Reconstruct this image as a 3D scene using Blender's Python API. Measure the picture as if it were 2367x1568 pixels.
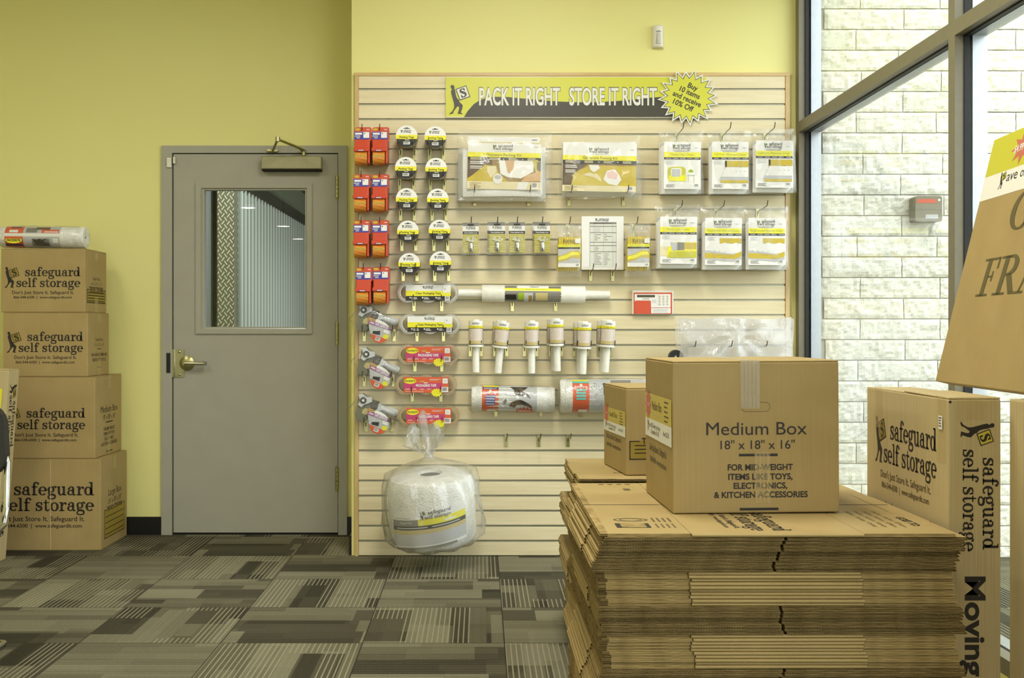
import bpy, bmesh, math, random
from mathutils import Matrix, Vector, noise
PI = math.pi
R = math.radians
random.seed(7)
for o in list(bpy.data.objects):
    bpy.data.objects.remove(o)
SC = bpy.context.scene
COL = SC.collection

# ------------------------------------------------------------------ camera
F, CX, CY, EYE = 2550.0, 1110.0, 763.0, 1.137      # focal length and principal point (pixels of a 2367 wide frame), eye height (m)
cd = bpy.data.cameras.new('camera')
cam = bpy.data.objects.new('camera', cd)
COL.objects.link(cam)
cam.location = (0, 0, EYE)
cam.rotation_euler = (PI / 2, 0, 0)
cd.sensor_width = 36
cd.lens = 36 * F / 2367
cd.shift_x = (1183.5 - CX) / 2367
cd.shift_y = -(784 - CY) / 2367
cd.clip_start = 0.05
SC.camera = cam

# ------------------------------------------------------------------ world, light, exposure
W = bpy.data.worlds.new('sky')
SC.world = W
W.use_nodes = True
wn = W.node_tree.nodes
wl = W.node_tree.links
wn.clear()
wo = wn.new('ShaderNodeOutputWorld')
wb = wn.new('ShaderNodeBackground')
wg = wn.new('ShaderNodeTexCoord')
wm = wn.new('ShaderNodeMapRange')
wx = wn.new('ShaderNodeSeparateXYZ')
wr = wn.new('ShaderNodeValToRGB')
wl.new(wg.outputs['Generated'], wx.inputs[0])
wl.new(wx.outputs[2], wm.inputs[0])
wm.inputs[1].default_value = -0.3
wm.inputs[2].default_value = 0.9
wl.new(wm.outputs[0], wr.inputs[0])
wr.color_ramp.elements[0].color = (0.55, 0.55, 0.52, 1)
wr.color_ramp.elements[0].position = 0.2
wr.color_ramp.elements[1].color = (0.86, 0.93, 1.0, 1)
wr.color_ramp.elements[1].position = 0.35
wl.new(wr.outputs[0], wb.inputs[0])
wb.inputs[1].default_value = 4.4
wl.new(wb.outputs[0], wo.inputs[0])
SC.view_settings.view_transform = 'Standard'
SC.view_settings.look = 'None'
SC.view_settings.exposure = 0.1
SC.view_settings.gamma = 1.0
SC.view_settings.use_curve_mapping = False
SC.cycles.use_denoising = True
SC.cycles.max_bounces = 8
SC.cycles.diffuse_bounces = 4
SC.cycles.glossy_bounces = 4
SC.cycles.transmission_bounces = 6
SC.cycles.transparent_max_bounces = 24
SC.cycles.sample_clamp_indirect = 6
SC.cycles.caustics_reflective = False
SC.cycles.caustics_refractive = False

CEIL = 3.35            # ceiling height
X0, X1 = -4.6, 1.59    # left wall, inner face of the window wall
YN, YB = -8.6, 6.13    # wall behind the viewer, door wall
YS = 5.54              # front of the slatwall


def area(name, loc, rot, sx, sy, watts, col=(1, 0.97, 0.9)):
    l = bpy.data.lights.new(name, 'AREA')
    l.shape = 'RECTANGLE'
    l.size, l.size_y = sx, sy
    l.energy = watts
    l.color = col
    o = bpy.data.objects.new(name, l)
    COL.objects.link(o)
    o.location = loc
    o.rotation_euler = rot
    return o


ADDED_TROFFERS = [(-2.6, 3.3, 28), (0.2, 3.3, 62), (-2.6, 0.4, 24), (0.2, 0.4, 30), (-2.6, -2.6, 12), (0.2, -2.6, 12)]  # unseen troffers, added to brighten the room
lamp_objs = [area('added_ceiling_lamp', (x, y, CEIL - 0.032), (0, 0, 0), 0.56, 1.16, w) for x, y, w in ADDED_TROFFERS]
hall_fill = area('hall_fill_side', (0.55, 10.4, 1.0), (0, R(90), 0), 1.9, 2.4, 24, (0.95, 1, 0.97))  # added fill light at panel height; the hall has no door there
hall_fill = area('hall_fill_top', (-1.3, 7.7, 3.3), (0, 0, 0), 0.3, 1.0, 60, (0.95, 1, 0.97))  # added fill light without a fitting, brightens the plate column and grey wall


# ------------------------------------------------------------------ materials
def lin(c):
    c = c / 255.0
    return c / 12.92 if c <= 0.04045 else ((c + 0.055) / 1.055) ** 2.4


MATS = {}


def newmat(name):
    m = bpy.data.materials.new(name)
    m.use_nodes = True
    m.node_tree.nodes.clear()
    MATS[name] = m
    return m, m.node_tree.nodes, m.node_tree.links


class N:
    """small helper round a node tree"""
    def __init__(s, name):
        s.m, s.n, s.l = newmat(name)
        s.out = s.n.new('ShaderNodeOutputMaterial')

    def node(s, t, **kw):
        x = s.n.new(t)
        for k, v in kw.items():
            setattr(x, k, v)
        return x

    def put(s, inp, v):
        if hasattr(v, 'is_linked') or hasattr(v, 'links'):
            s.l.new(v, inp)
        else:
            inp.default_value = v

    def math(s, op, a, b=0.0, c=None):
        x = s.node('ShaderNodeMath', operation=op)
        s.put(x.inputs[0], a)
        s.put(x.inputs[1], b)
        if c is not None:
            s.put(x.inputs[2], c)
        return x.outputs[0]

    def mix(s, f, a, b, blend='MIX'):
        x = s.node('ShaderNodeMix', data_type='RGBA', blend_type=blend)
        s.put(x.inputs[0], f)
        s.put(x.inputs[6], a)
        s.put(x.inputs[7], b)
        return x.outputs[2]

    def ramp(s, f, *stops):
        x = s.node('ShaderNodeValToRGB')
        s.put(x.inputs[0], f)
        e = x.color_ramp.elements
        while len(e) < len(stops):
            e.new(0.5)
        for k, (p, c) in enumerate(stops):
            e[k].position = p
            e[k].color = c
        return x.outputs[0]

    def noise(s, vec, scale, detail=2, rough=0.5, dim='3D'):
        x = s.node('ShaderNodeTexNoise', noise_dimensions=dim)
        if vec is not None:
            s.l.new(vec, x.inputs['Vector'])
        x.inputs['Scale'].default_value = scale
        x.inputs['Detail'].default_value = detail
        x.inputs['Roughness'].default_value = rough
        return x.outputs[0]

    def coord(s, sc=(1, 1, 1), loc=(0, 0, 0), which='Object'):
        t = s.node('ShaderNodeTexCoord')
        mp = s.node('ShaderNodeMapping')
        s.l.new(t.outputs[which], mp.inputs[0])
        mp.inputs['Scale'].default_value = sc
        mp.inputs['Location'].default_value = loc
        return mp.outputs[0]

    def fresnel(s, ior):
        """the same mirror share from either side of a thin sheet"""
        x = s.node('ShaderNodeFresnel')
        g = s.node('ShaderNodeNewGeometry')
        b = g.outputs['Backfacing']
        s.l.new(s.math('ADD', s.math('MULTIPLY', b, 1 / ior - ior), ior), x.inputs[0])
        return x

    def bsdf(s, col, rough=0.5, metal=0.0, spec=0.5, bump=None, bstr=0.2, bdist=0.01, **kw):
        b = s.node('ShaderNodeBsdfPrincipled')
        s.put(b.inputs['Base Color'], col)
        s.put(b.inputs['Roughness'], rough)
        b.inputs['Metallic'].default_value = metal
        b.inputs['Specular IOR Level'].default_value = spec
        for k, v in kw.items():
            s.put(b.inputs[k.replace('_', ' ')], v)
        if bump is not None:
            bp = s.node('ShaderNodeBump')
            bp.inputs['Strength'].default_value = bstr
            bp.inputs['Distance'].default_value = bdist
            s.l.new(bump, bp.inputs['Height'])
            s.l.new(bp.outputs[0], b.inputs['Normal'])
        s.l.new(b.outputs[0], s.out.inputs[0])
        return b


def C(r, g, b):
    return (lin(r), lin(g), lin(b), 1)


def plain(name, rgb, rough=0.5, metal=0.0, spec=0.5, mott=0.04, msc=40):
    """flat coloured surface with a faint procedural mottle"""
    t = N(name)
    c = C(*rgb)
    if mott:
        nz = t.noise(t.coord(), msc, 2)
        lo = tuple(x * (1 - mott) for x in c[:3]) + (1,)
        hi = tuple(min(1, x * (1 + mott)) for x in c[:3]) + (1,)
        t.bsdf(t.ramp(nz, (0.35, lo), (0.65, hi)), rough, metal, spec)
    else:
        t.bsdf(c, rough, metal, spec)
    return t.m


def emit(name, rgb, s):
    t = N(name)
    e = t.node('ShaderNodeEmission')
    e.inputs[0].default_value = C(*rgb)
    e.inputs[1].default_value = s
    t.l.new(e.outputs[0], t.out.inputs[0])


def film(name, tint, alpha, gloss, rough=0.12, trans=0.5, wr=60, bstr=0.5, ior=1.45):
    """clear plastic film: see-through, with a little milky body and a wrinkled gloss"""
    t = N(name)
    tr = t.node('ShaderNodeBsdfTransparent')
    tr.inputs[0].default_value = (0.985, 0.985, 0.975, 1)
    df = t.node('ShaderNodeBsdfDiffuse')
    df.inputs[0].default_value = C(*tint)
    tl = t.node('ShaderNodeBsdfTranslucent')
    tl.inputs[0].default_value = C(*tint)
    gl = t.node('ShaderNodeBsdfGlossy')
    gl.inputs['Roughness'].default_value = rough
    bp = t.node('ShaderNodeBump')
    bp.inputs['Strength'].default_value = bstr
    bp.inputs['Distance'].default_value = 0.004
    nz = t.noise(t.coord(), wr, 3, 0.6)
    t.l.new(nz, bp.inputs['Height'])
    t.l.new(bp.outputs[0], gl.inputs['Normal'])
    m0 = t.node('ShaderNodeMixShader')
    m0.inputs[0].default_value = trans
    t.l.new(df.outputs[0], m0.inputs[1])
    t.l.new(tl.outputs[0], m0.inputs[2])
    m1 = t.node('ShaderNodeMixShader')
    m1.inputs[0].default_value = alpha
    t.l.new(tr.outputs[0], m1.inputs[1])
    t.l.new(m0.outputs[0], m1.inputs[2])
    fr = t.fresnel(ior)
    m2 = t.node('ShaderNodeMixShader')
    t.l.new(t.math('MINIMUM', t.math('MULTIPLY', fr.outputs[0], gloss), 0.45), m2.inputs[0])
    t.l.new(m1.outputs[0], m2.inputs[1])
    t.l.new(gl.outputs[0], m2.inputs[2])
    t.l.new(m2.outputs[0], t.out.inputs[0])


# paint and building
t = N('wall_paint')
nz = t.noise(t.coord(), 90, 3)
t.bsdf(t.ramp(t.noise(t.coord(), 1.2, 2), (0.3, C(228, 221, 140)), (0.7, C(231, 225, 146))), 0.55, bump=nz, bstr=0.06, bdist=0.002)
plain('white_paint', (225, 224, 214), 0.6)
plain('ceiling_tile', (228, 227, 218), 0.8, msc=200)
plain('door_paint', (164, 161, 143), 0.42, mott=0.02, msc=8)
plain('black_rubber', (18, 18, 16), 0.35)
plain('gap_black', (6, 6, 5), 0.8, mott=0)
plain('frame_bronze', (122, 116, 94), 0.45, 0.1, mott=0.03)
plain('frame_dark', (40, 40, 40), 0.5)
plain('gasket', (14, 14, 14), 0.6)
plain('alu', (178, 182, 184), 0.35, 0.8)
plain('groove_alu', (168, 164, 140), 0.42, 0.7)
plain('brass_dull', (170, 164, 112), 0.3, 0.85, mott=0.06)
plain('nickel', (190, 186, 150), 0.28, 0.9)
plain('closer_paint', (160, 154, 116), 0.38, 0.45)
plain('chrome', (205, 205, 200), 0.12, 1.0, mott=0)
plain('hook_plate', (204, 198, 138), 0.24, 0.85, mott=0.03)
plain('hook_wire', (120, 118, 110), 0.2, 1.0)
plain('concrete', (190, 188, 180), 0.9, mott=0.1, msc=6)
t = N('corrugated_shaded')
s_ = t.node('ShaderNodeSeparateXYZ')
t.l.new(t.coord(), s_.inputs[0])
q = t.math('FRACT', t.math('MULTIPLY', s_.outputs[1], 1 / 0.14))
t.bsdf(t.ramp(q, (0.0, C(120, 128, 122)), (0.16, C(150, 158, 152)), (0.3, C(226, 232, 226)), (0.75, C(226, 232, 226)), (1.0, C(170, 178, 172))), 0.35, 0.0, 0.5)  # shading of the ribs painted in as darker stripes
t = N('diamond_plate')
v = t.coord((1, 1, 1))
s_ = t.node('ShaderNodeSeparateXYZ')
t.l.new(v, s_.inputs[0])
a_ = t.math('ADD', s_.outputs[0], s_.outputs[1])
u1 = t.math('MULTIPLY', t.math('ADD', a_, s_.outputs[2]), 17)
u2 = t.math('MULTIPLY', t.math('SUBTRACT', a_, s_.outputs[2]), 17)
p1 = t.math('SUBTRACT', 1, t.math('MULTIPLY', t.math('ABSOLUTE', t.math('SUBTRACT', t.math('FRACT', u1), 0.5)), 2))
p2 = t.math('SUBTRACT', 1, t.math('MULTIPLY', t.math('ABSOLUTE', t.math('SUBTRACT', t.math('FRACT', u2), 0.5)), 2))
ck = t.math('MODULO', t.math('ADD', t.math('FLOOR', u1), t.math('FLOOR', u2)), 2.0)
ck = t.math('ABSOLUTE', ck)
h_ = t.math('ADD', t.math('MULTIPLY', t.math('GREATER_THAN', p1, 0.72), ck), t.math('MULTIPLY', t.math('GREATER_THAN', p2, 0.72), t.math('SUBTRACT', 1, ck)))
t.bsdf(t.mix(h_, C(120, 118, 98), C(222, 220, 200)), 0.3, 0.4, bump=h_, bstr=0.6, bdist=0.01)  # lugs coloured lighter to stand for light catching the relief
plain('hall_dark', (44, 42, 34), 0.8, mott=0.15, msc=3)
plain('hall_trim', (112, 122, 100), 0.5)
plain('hall_grey', (150, 154, 156), 0.5)
plain('hall_brown', (92, 84, 58), 0.7)

# glass
t = N('glass')
tr = t.node('ShaderNodeBsdfTransparent')
tr.inputs[0].default_value = (0.97, 0.985, 0.97, 1)
gl = t.node('ShaderNodeBsdfGlossy')
gl.inputs['Roughness'].default_value = 0.0
fr = t.fresnel(1.5)
mx = t.node('ShaderNodeMixShader')
t.l.new(fr.outputs[0], mx.inputs[0])
t.l.new(tr.outputs[0], mx.inputs[1])
t.l.new(gl.outputs[0], mx.inputs[2])
t.l.new(mx.outputs[0], t.out.inputs[0])

# split-face block
t = N('block')
nz = t.noise(t.coord(), 55, 4, 0.65)
t.bsdf(t.ramp(t.noise(t.coord(), 26, 3), (0.3, C(218, 216, 198)), (0.7, C(234, 232, 216))), 0.9, bump=nz, bstr=0.5, bdist=0.012)
plain('mortar', (214, 212, 196), 0.95)

# carpet tiles: quarter-turned, streaked
t = N('carpet')
TS = 0.515
v = t.coord((1 / TS, 1 / TS, 1), (-0.088 / TS, -5.033 / TS, 0))
s_ = t.node('ShaderNodeSeparateXYZ')
t.l.new(v, s_.inputs[0])
x, y = s_.outputs[0], s_.outputs[1]
ix, iy = t.math('FLOOR', x), t.math('FLOOR', y)
fx, fy = t.math('SUBTRACT', x, ix), t.math('SUBTRACT', y, iy)
par = t.math('ABSOLUTE', t.math('MODULO', t.math('ADD', ix, iy), 2.0))


def sel(a, b):
    return t.math('ADD', t.math('MULTIPLY', a, par), t.math('MULTIPLY', b, t.math('SUBTRACT', 1.0, par)))


a_ = sel(fx, fy)      # across the streaks
b_ = sel(fy, fx)      # along them
tid = t.math('ADD', t.math('MULTIPLY', ix, 17.31), t.math('MULTIPLY', iy, 5.77))


def white(e):
    w = t.node('ShaderNodeTexWhiteNoise', noise_dimensions='1D')
    t.put(w.inputs['W'], e)
    return w.outputs[0]


def hashed(na, nb, off):
    ba = t.math('FLOOR', t.math('MULTIPLY', a_, na))
    sh = white(t.math('ADD', t.math('MULTIPLY', ba, 3.7), t.math('ADD', tid, off)))
    bb = t.math('FLOOR', t.math('MULTIPLY', t.math('ADD', b_, sh), nb))
    return white(t.math('ADD', t.math('ADD', t.math('MULTIPLY', ba, 7.13), t.math('MULTIPLY', bb, 1.93)), t.math('ADD', tid, off)))


band = t.math('ADD', t.math('MULTIPLY', hashed(3.3, 1.15, 0.37), 0.72), t.math('MULTIPLY', hashed(8.0, 1.6, 4.4), 0.28))
fine = white(t.math('ADD', t.math('FLOOR', t.math('MULTIPLY', a_, 64)), tid))
base = t.ramp(band, (0.12, C(66, 63, 51)), (0.32, C(86, 82, 67)), (0.5, C(118, 114, 95)), (0.9, C(144, 140, 119)))
ln = t.math('FRACT', t.math('MULTIPLY', a_, 27.0))
isl = t.math('MULTIPLY', t.math('LESS_THAN', ln, 0.25), t.math('GREATER_THAN', hashed(4.0, 1.3, 2.1), 0.14))
pile = t.math('ADD', t.math('MULTIPLY', t.noise(t.coord(), 420, 2, 0.7), 0.65), t.math('MULTIPLY', t.noise(t.coord(), 120, 2, 0.6), 0.35))
c_ = t.mix(t.math('MULTIPLY', t.math('SUBTRACT', fine, 0.5), 0.22), base, C(60, 57, 46))
c_ = t.mix(t.math('MULTIPLY', isl, t.math('ADD', 0.25, t.math('MULTIPLY', par, 0.55))), c_, C(172, 167, 142))
c_ = t.mix(0.5, c_, t.ramp(pile, (0.3, C(40, 38, 30)), (0.7, C(190, 186, 160))), 'OVERLAY')
eg = t.math('MINIMUM', t.math('MINIMUM', fx, t.math('SUBTRACT', 1.0, fx)), t.math('MINIMUM', fy, t.math('SUBTRACT', 1.0, fy)))
c_ = t.mix(t.math('LESS_THAN', eg, 0.004), c_, C(52, 50, 40))
t.bsdf(c_, 0.95, spec=0.1, bump=pile, bstr=0.5, bdist=0.004)


# woods
def wood(name, lo, hi, sc):
    t = N(name)
    v = t.coord(sc)
    w = t.noise(v, 1.0, 4, 0.6)
    w2 = t.noise(t.coord((sc[0] * 3, sc[1] * 3, sc[2] * 6)), 1.0, 3, 0.6)
    f = t.math('ADD', t.math('MULTIPLY', w, 0.65), t.math('MULTIPLY', w2, 0.35))
    t.bsdf(t.ramp(f, (0.36, C(*lo)), (0.5, C(*[(p + q) / 2 for p, q in zip(lo, hi)])), (0.62, C(*hi))), 0.32, spec=0.45)


wood('maple', (216, 201, 158), (230, 217, 178), (1.6, 10, 18))
wood('oak_trim', (192, 160, 102), (216, 188, 130), (3, 30, 30))
wood('oak_trim_up', (192, 160, 102), (216, 188, 130), (30, 30, 3))
# cardboard
t = N('kraft')
v = t.coord((1, 1, 1))
ws = t.noise(t.coord((330, 330, 3)), 1.0, 1)
bl = t.noise(v, 7, 3)
f = t.math('ADD', t.math('MULTIPLY', ws, 0.4), t.math('MULTIPLY', bl, 0.6))
t.bsdf(t.ramp(f, (0.3, C(158, 135, 85)), (0.7, C(172, 149, 97))), 0.62, spec=0.25, bump=ws, bstr=0.05, bdist=0.002)
t = N('kraft_pale')
t.bsdf(t.ramp(t.noise(t.coord((330, 330, 3)), 1.0, 1), (0.3, C(182, 163, 116)), (0.7, C(196, 178, 132))), 0.6, spec=0.25)
t = N('kraft_edge')
bl = t.noise(t.coord((25, 25, 300)), 1.0, 3)
t.bsdf(t.ramp(bl, (0.3, C(124, 104, 62)), (0.7, C(176, 152, 100))), 0.8, spec=0.1)
t = N('kraft_flute_shade')
t.bsdf(C(112, 92, 54), 0.85, spec=0.1)  # darkened to put the shade of the flute holes into the colour
plain('kraft_light', (200, 176, 130), 0.6)
plain('ink', (34, 28, 20), 0.6, mott=0)
plain('ink_soft', (92, 78, 48), 0.6, mott=0)
plain('ink_olive', (92, 82, 44), 0.6, mott=0)
plain('ink_yellow', (196, 178, 58), 0.6, mott=0)
plain('ink_khaki', (150, 128, 44), 0.6, mott=0)
film('tape', (236, 212, 150), 0.2, 0.7, 0.25, 0.2, 60, 0.2)
# prints
for nm, rgb in dict(p_white=(232, 230, 222), p_yellow=(216, 206, 34), p_black=(38, 35, 26), p_grey=(128, 124, 112), p_green=(150, 176, 40), p_red=(204, 80, 44), p_orange=(214, 92, 48), p_magenta=(190, 60, 108),
                    p_purple=(140, 58, 140), p_blue=(66, 64, 150), p_navy=(44, 36, 100), p_teal=(104, 184, 168), p_tan=(196, 178, 118), p_brown=(150, 122, 60), p_dbrown=(98, 78, 52), p_skin=(206, 166, 116), p_cream=(224, 212, 168),
                    p_mustard=(198, 174, 46), p_lime=(196, 192, 44), p_lgrey=(186, 186, 184), p_foam=(232, 230, 218), p_pink=(226, 190, 180), p_lemon=(232, 224, 40), p_sale=(196, 100, 84), p_straw=(204, 184, 76), p_buff=(222, 208, 160), p_art=(212, 198, 184), p_lock=(206, 196, 40)).items():
    plain(nm, rgb, 0.4, mott=0)
plain('banner_yellow', (206, 204, 62), 0.35, mott=0)
plain('banner_black', (64, 60, 44), 0.35, mott=0)
plain('banner_white', (222, 220, 206), 0.35, mott=0)
plain('red_plastic', (198, 66, 28), 0.3, mott=0)
plain('gun_grey', (112, 112, 90), 0.4)
plain('gun_dark', (62, 62, 46), 0.4)
plain('gun_light', (196, 198, 196), 0.35)
plain('black_plastic', (20, 20, 20), 0.35, mott=0)
plain('white_plastic', (226, 222, 204), 0.4, mott=0)
plain('white_tube', (232, 230, 216), 0.35)
plain('foam', (244, 243, 236), 0.6, msc=120)
plain('charcoal_vinyl', (40, 40, 38), 0.5)
plain('lens', (188, 184, 168), 0.2, mott=0)
t = N('tape_print')
v = t.coord((1, 1, 1))
s_ = t.node('ShaderNodeSeparateXYZ')
t.l.new(v, s_.inputs[0])
q = t.math('FRACT', t.math('ADD', t.math('MULTIPLY', s_.outputs[1], 60), t.math('MULTIPLY', s_.outputs[0], 16)))
t.bsdf(t.ramp(q, (0.0, C(206, 120, 40)), (0.4, C(214, 150, 60)), (0.6, C(196, 84, 34)), (1.0, C(216, 172, 70))), 0.25)
t = N('rope')
v = t.coord((1, 1, 1))
t.bsdf(t.ramp(t.noise(v, 260, 2), (0.35, C(206, 176, 10)), (0.65, C(236, 214, 40))), 0.6, bump=t.noise(v, 500, 1), bstr=0.3)
t = N('keytable')
t.bsdf(C(214, 214, 200), 0.5)
t = N('bubble')
v = t.coord()
vo = t.node('ShaderNodeTexVoronoi')
vo.inputs['Scale'].default_value = 110
t.l.new(v, vo.inputs['Vector'])
t.bsdf(t.ramp(t.noise(v, 30, 2), (0.3, C(214, 213, 202)), (0.7, C(236, 235, 226))), 0.28, bump=vo.outputs['Distance'], bstr=0.35, bdist=0.006)
film('bag', (246, 246, 240), 0.08, 0.9, 0.1, 0.4, 45, 0.8)
film('bag_milky', (246, 246, 248), 0.23, 1.5, 0.12, 0.4, 26, 0.9)
film('bag_thin', (240, 240, 230), 0.04, 1.1, 0.08, 0.4, 40, 0.7)
film('shell', (240, 240, 230), 0.015, 0.8, 0.05, 0.4, 40, 0.2)
film('bag_wrinkle', (246, 246, 242), 0.13, 1.5, 0.1, 0.4, 16, 1.0)
film('clear_tape', (206, 204, 186), 0.45, 1.8, 0.2, 0.3, 30, 0.2)
film('tan_tape', (206, 176, 124), 0.5, 1.8, 0.2, 0.3, 30, 0.2)
film('grey_tape', (150, 148, 132), 0.7, 2.0, 0.15, 0.2, 30, 0.2)
emit('lamp_glow', (255, 250, 236), 26)
emit('diffuser_glow', (255, 250, 236), 3.0)


# ------------------------------------------------------------------ mesh builder
def rot_z(pts, a):
    c, s = math.cos(a), math.sin(a)
    return [(x * c - y * s, x * s + y * c) for x, y in pts]


def frame(o, u, v):
    """matrix that takes (right, up, towards the viewer) to a plane in space"""
    u, v = Vector(u).normalized(), Vector(v).normalized()
    n = u.cross(v)
    return Matrix(((u.x, v.x, n.x, o[0]), (u.y, v.y, n.y, o[1]), (u.z, v.z, n.z, o[2]), (0, 0, 0, 1)))


GLY = {}


def glyphs(s, bold):
    k = (s, bold)
    if k not in GLY:
        c = bpy.data.curves.new('t', 'FONT')
        c.body = s
        c.size = 1
        c.offset = bold
        c.resolution_u = 4
        o = bpy.data.objects.new('t', c)
        COL.objects.link(o)
        bpy.context.view_layer.update()
        me = bpy.data.meshes.new_from_object(o.evaluated_get(bpy.context.evaluated_depsgraph_get()))
        vs = [(p.co.x, p.co.y) for p in me.vertices]
        fs = [tuple(p.vertices) for p in me.polygons]
        bpy.data.objects.remove(o)
        bpy.data.curves.remove(c)
        bpy.data.meshes.remove(me)
        GLY[k] = (vs, fs, min(p[0] for p in vs), max(p[0] for p in vs))
    return GLY[k]


class MB:
    def __init__(s):
        s.v, s.f, s.m, s.s = [], [], [], []
        s.M = Matrix.Identity(4)

    def add(s, vs, fs, mat, smooth=False):
        b = len(s.v)
        M = s.M
        s.v += [tuple(M @ Vector(p)) for p in vs]
        for f in fs:
            s.f.append(tuple(i + b for i in f))
            s.m.append(mat)
            s.s.append(smooth)
        return s

    def box(s, x0, x1, y0, y1, z0, z1, mat):
        vs = [(x, y, z) for x in (x0, x1) for y in (y0, y1) for z in (z0, z1)]
        return s.add(vs, [(0, 1, 3, 2), (4, 6, 7, 5), (0, 4, 5, 1), (2, 3, 7, 6), (0, 2, 6, 4), (1, 5, 7, 3)], mat)

    def rbox(s, x0, x1, y0, y1, z0, z1, mat, r=0.003, seg=2):
        bm = bmesh.new()
        bmesh.ops.create_cube(bm, size=1)
        for v in bm.verts:
            v.co = Vector(((x0 + x1) / 2 + v.co.x * (x1 - x0), (y0 + y1) / 2 + v.co.y * (y1 - y0), (z0 + z1) / 2 + v.co.z * (z1 - z0)))
        bmesh.ops.bevel(bm, geom=bm.edges[:], offset=r, segments=seg, affect='EDGES', profile=0.5)
        bm.verts.index_update()
        s.add([v.co[:] for v in bm.verts], [tuple(v.index for v in f.verts) for f in bm.faces], mat)
        bm.free()
        return s

    def rect(s, x0, x1, y0, y1, mat, z=0.0):
        return s.add([(x0, y0, z), (x1, y0, z), (x1, y1, z), (x0, y1, z)], [(0, 1, 2, 3)], mat)

    def poly(s, pts, mat, z=0.0):
        return s.add([(p[0], p[1], z) for p in pts], [tuple(range(len(pts)))], mat)

    def prism(s, pts, z0, z1, mat, side=None):
        n = len(pts)
        s.add([(p[0], p[1], z1) for p in pts], [tuple(range(n))], mat)
        s.add([(p[0], p[1], z0) for p in pts], [tuple(reversed(range(n)))], mat)
        s.add([(p[0], p[1], z) for z in (z0, z1) for p in pts], [(i, (i + 1) % n, n + (i + 1) % n, n + i) for i in range(n)], side or mat)
        return s

    def tube(s, pts, r, mat, n=8, caps=True):
        pts = [Vector(p) for p in pts]
        rr = r if isinstance(r, (list, tuple)) else [r] * len(pts)
        vs, fs = [], []
        up = None
        for i, p in enumerate(pts):
            d = (pts[min(i + 1, len(pts) - 1)] - pts[max(i - 1, 0)]).normalized()
            if up is None:
                up = d.orthogonal().normalized()
            up = (up - d * up.dot(d)).normalized()
            w = d.cross(up)
            for k in range(n):
                a = 2 * PI * k / n
                vs.append(p + (up * math.cos(a) + w * math.sin(a)) * rr[i])
        for i in range(len(pts) - 1):
            for k in range(n):
                fs.append((i * n + k, i * n + (k + 1) % n, (i + 1) * n + (k + 1) % n, (i + 1) * n + k))
        s.add([v[:] for v in vs], fs, mat, True)
        if caps:
            L = (len(pts) - 1) * n
            s.add([v[:] for v in vs[:n]], [tuple(reversed(range(n)))], mat)
            s.add([v[:] for v in vs[L:]], [tuple(range(n))], mat)
        return s

    def lathe(s, prof, mat, n=32, axis='z', smooth=True, closed=False, a0=0.0, a1=2 * PI):
        """profile (radius, along) turned round an axis"""
        vs, fs = [], []
        full = abs(a1 - a0 - 2 * PI) < 1e-6
        cols = n if full else n + 1
        for r, z in prof:
            for k in range(cols):
                a = a0 + (a1 - a0) * k / n
                x, y = r * math.cos(a), r * math.sin(a)
                vs.append((x, y, z) if axis == 'z' else (z, x, y) if axis == 'x' else (y, z, x))
        P_ = len(prof)
        for i in range(P_ if closed else P_ - 1):
            j = (i + 1) % P_
            for k in range(n):
                q = (k + 1) % cols if full else k + 1
                fs.append((i * cols + k, i * cols + q, j * cols + q, j * cols + k))
        return s.add(vs, fs, mat, smooth)

    def disc(s, r, mat, z=0.0, cx=0, cy=0, n=32):
        return s.poly([(cx + r * math.cos(2 * PI * k / n), cy + r * math.sin(2 * PI * k / n)) for k in range(n)], mat, z)

    def oval(s, cx, cy, rx, ry, mat, z=0.0, n=24):
        return s.poly([(cx + rx * math.cos(2 * PI * k / n), cy + ry * math.sin(2 * PI * k / n)) for k in range(n)], mat, z)

    def band(s, r, y0, y1, mat, z=0.0, n=16):
        """the slice of a disc between two heights"""
        L, Rr = [], []
        for k in range(n + 1):
            y = y0 + (y1 - y0) * k / n
            x = math.sqrt(max(0, r * r - y * y))
            L.append((-x, y))
            Rr.append((x, y))
        return s.poly(Rr + L[::-1], mat, z)

    def rrect(s, x0, x1, y0, y1, r, mat, z=0.0, z0=None, side=None):
        pts = []
        for cx, cy, a in ((x1 - r, y1 - r, 0), (x0 + r, y1 - r, 90), (x0 + r, y0 + r, 180), (x1 - r, y0 + r, 270)):
            pts += [(cx + r * math.cos(R(a + 15 * k)), cy + r * math.sin(R(a + 15 * k))) for k in range(7)]
        return s.poly(pts, mat, z) if z0 is None else s.prism(pts, z0, z, mat, side)

    def text(s, st, x, y, w, h, mat, z=0.0, bold=0.0, align='l'):
        """string st with cap height h on baseline y, squeezed or stretched to width w (None: natural)"""
        vs, fs, a, b = glyphs(st, bold)
        ky = h / 0.72
        kx = ky if w is None else w / (b - a)
        ww = (b - a) * kx
        ox = x - (0 if align == 'l' else ww / 2 if align == 'c' else ww)
        return s.add([(ox + (p[0] - a) * kx, y + p[1] * ky, z) for p in vs], fs, mat)

    def stroke(s, pts, ws, mat, z=0.0, T=lambda p: p):
        n = len(pts)
        if not isinstance(ws, (list, tuple)):
            ws = [ws] * n
        Lp, Rp = [], []
        for i in range(n):
            a, b = pts[max(i - 1, 0)], pts[min(i + 1, n - 1)]
            dx, dy = b[0] - a[0], b[1] - a[1]
            d = math.hypot(dx, dy) or 1
            nx, ny = -dy / d * ws[i] / 2, dx / d * ws[i] / 2
            Lp.append((pts[i][0] + nx, pts[i][1] + ny))
            Rp.append((pts[i][0] - nx, pts[i][1] - ny))
        vs = [T(p) + (z,) for p in Lp + Rp]
        return s.add(vs, [(i + n, i + 1 + n, i + 1, i) for i in range(n - 1)], mat)

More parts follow.
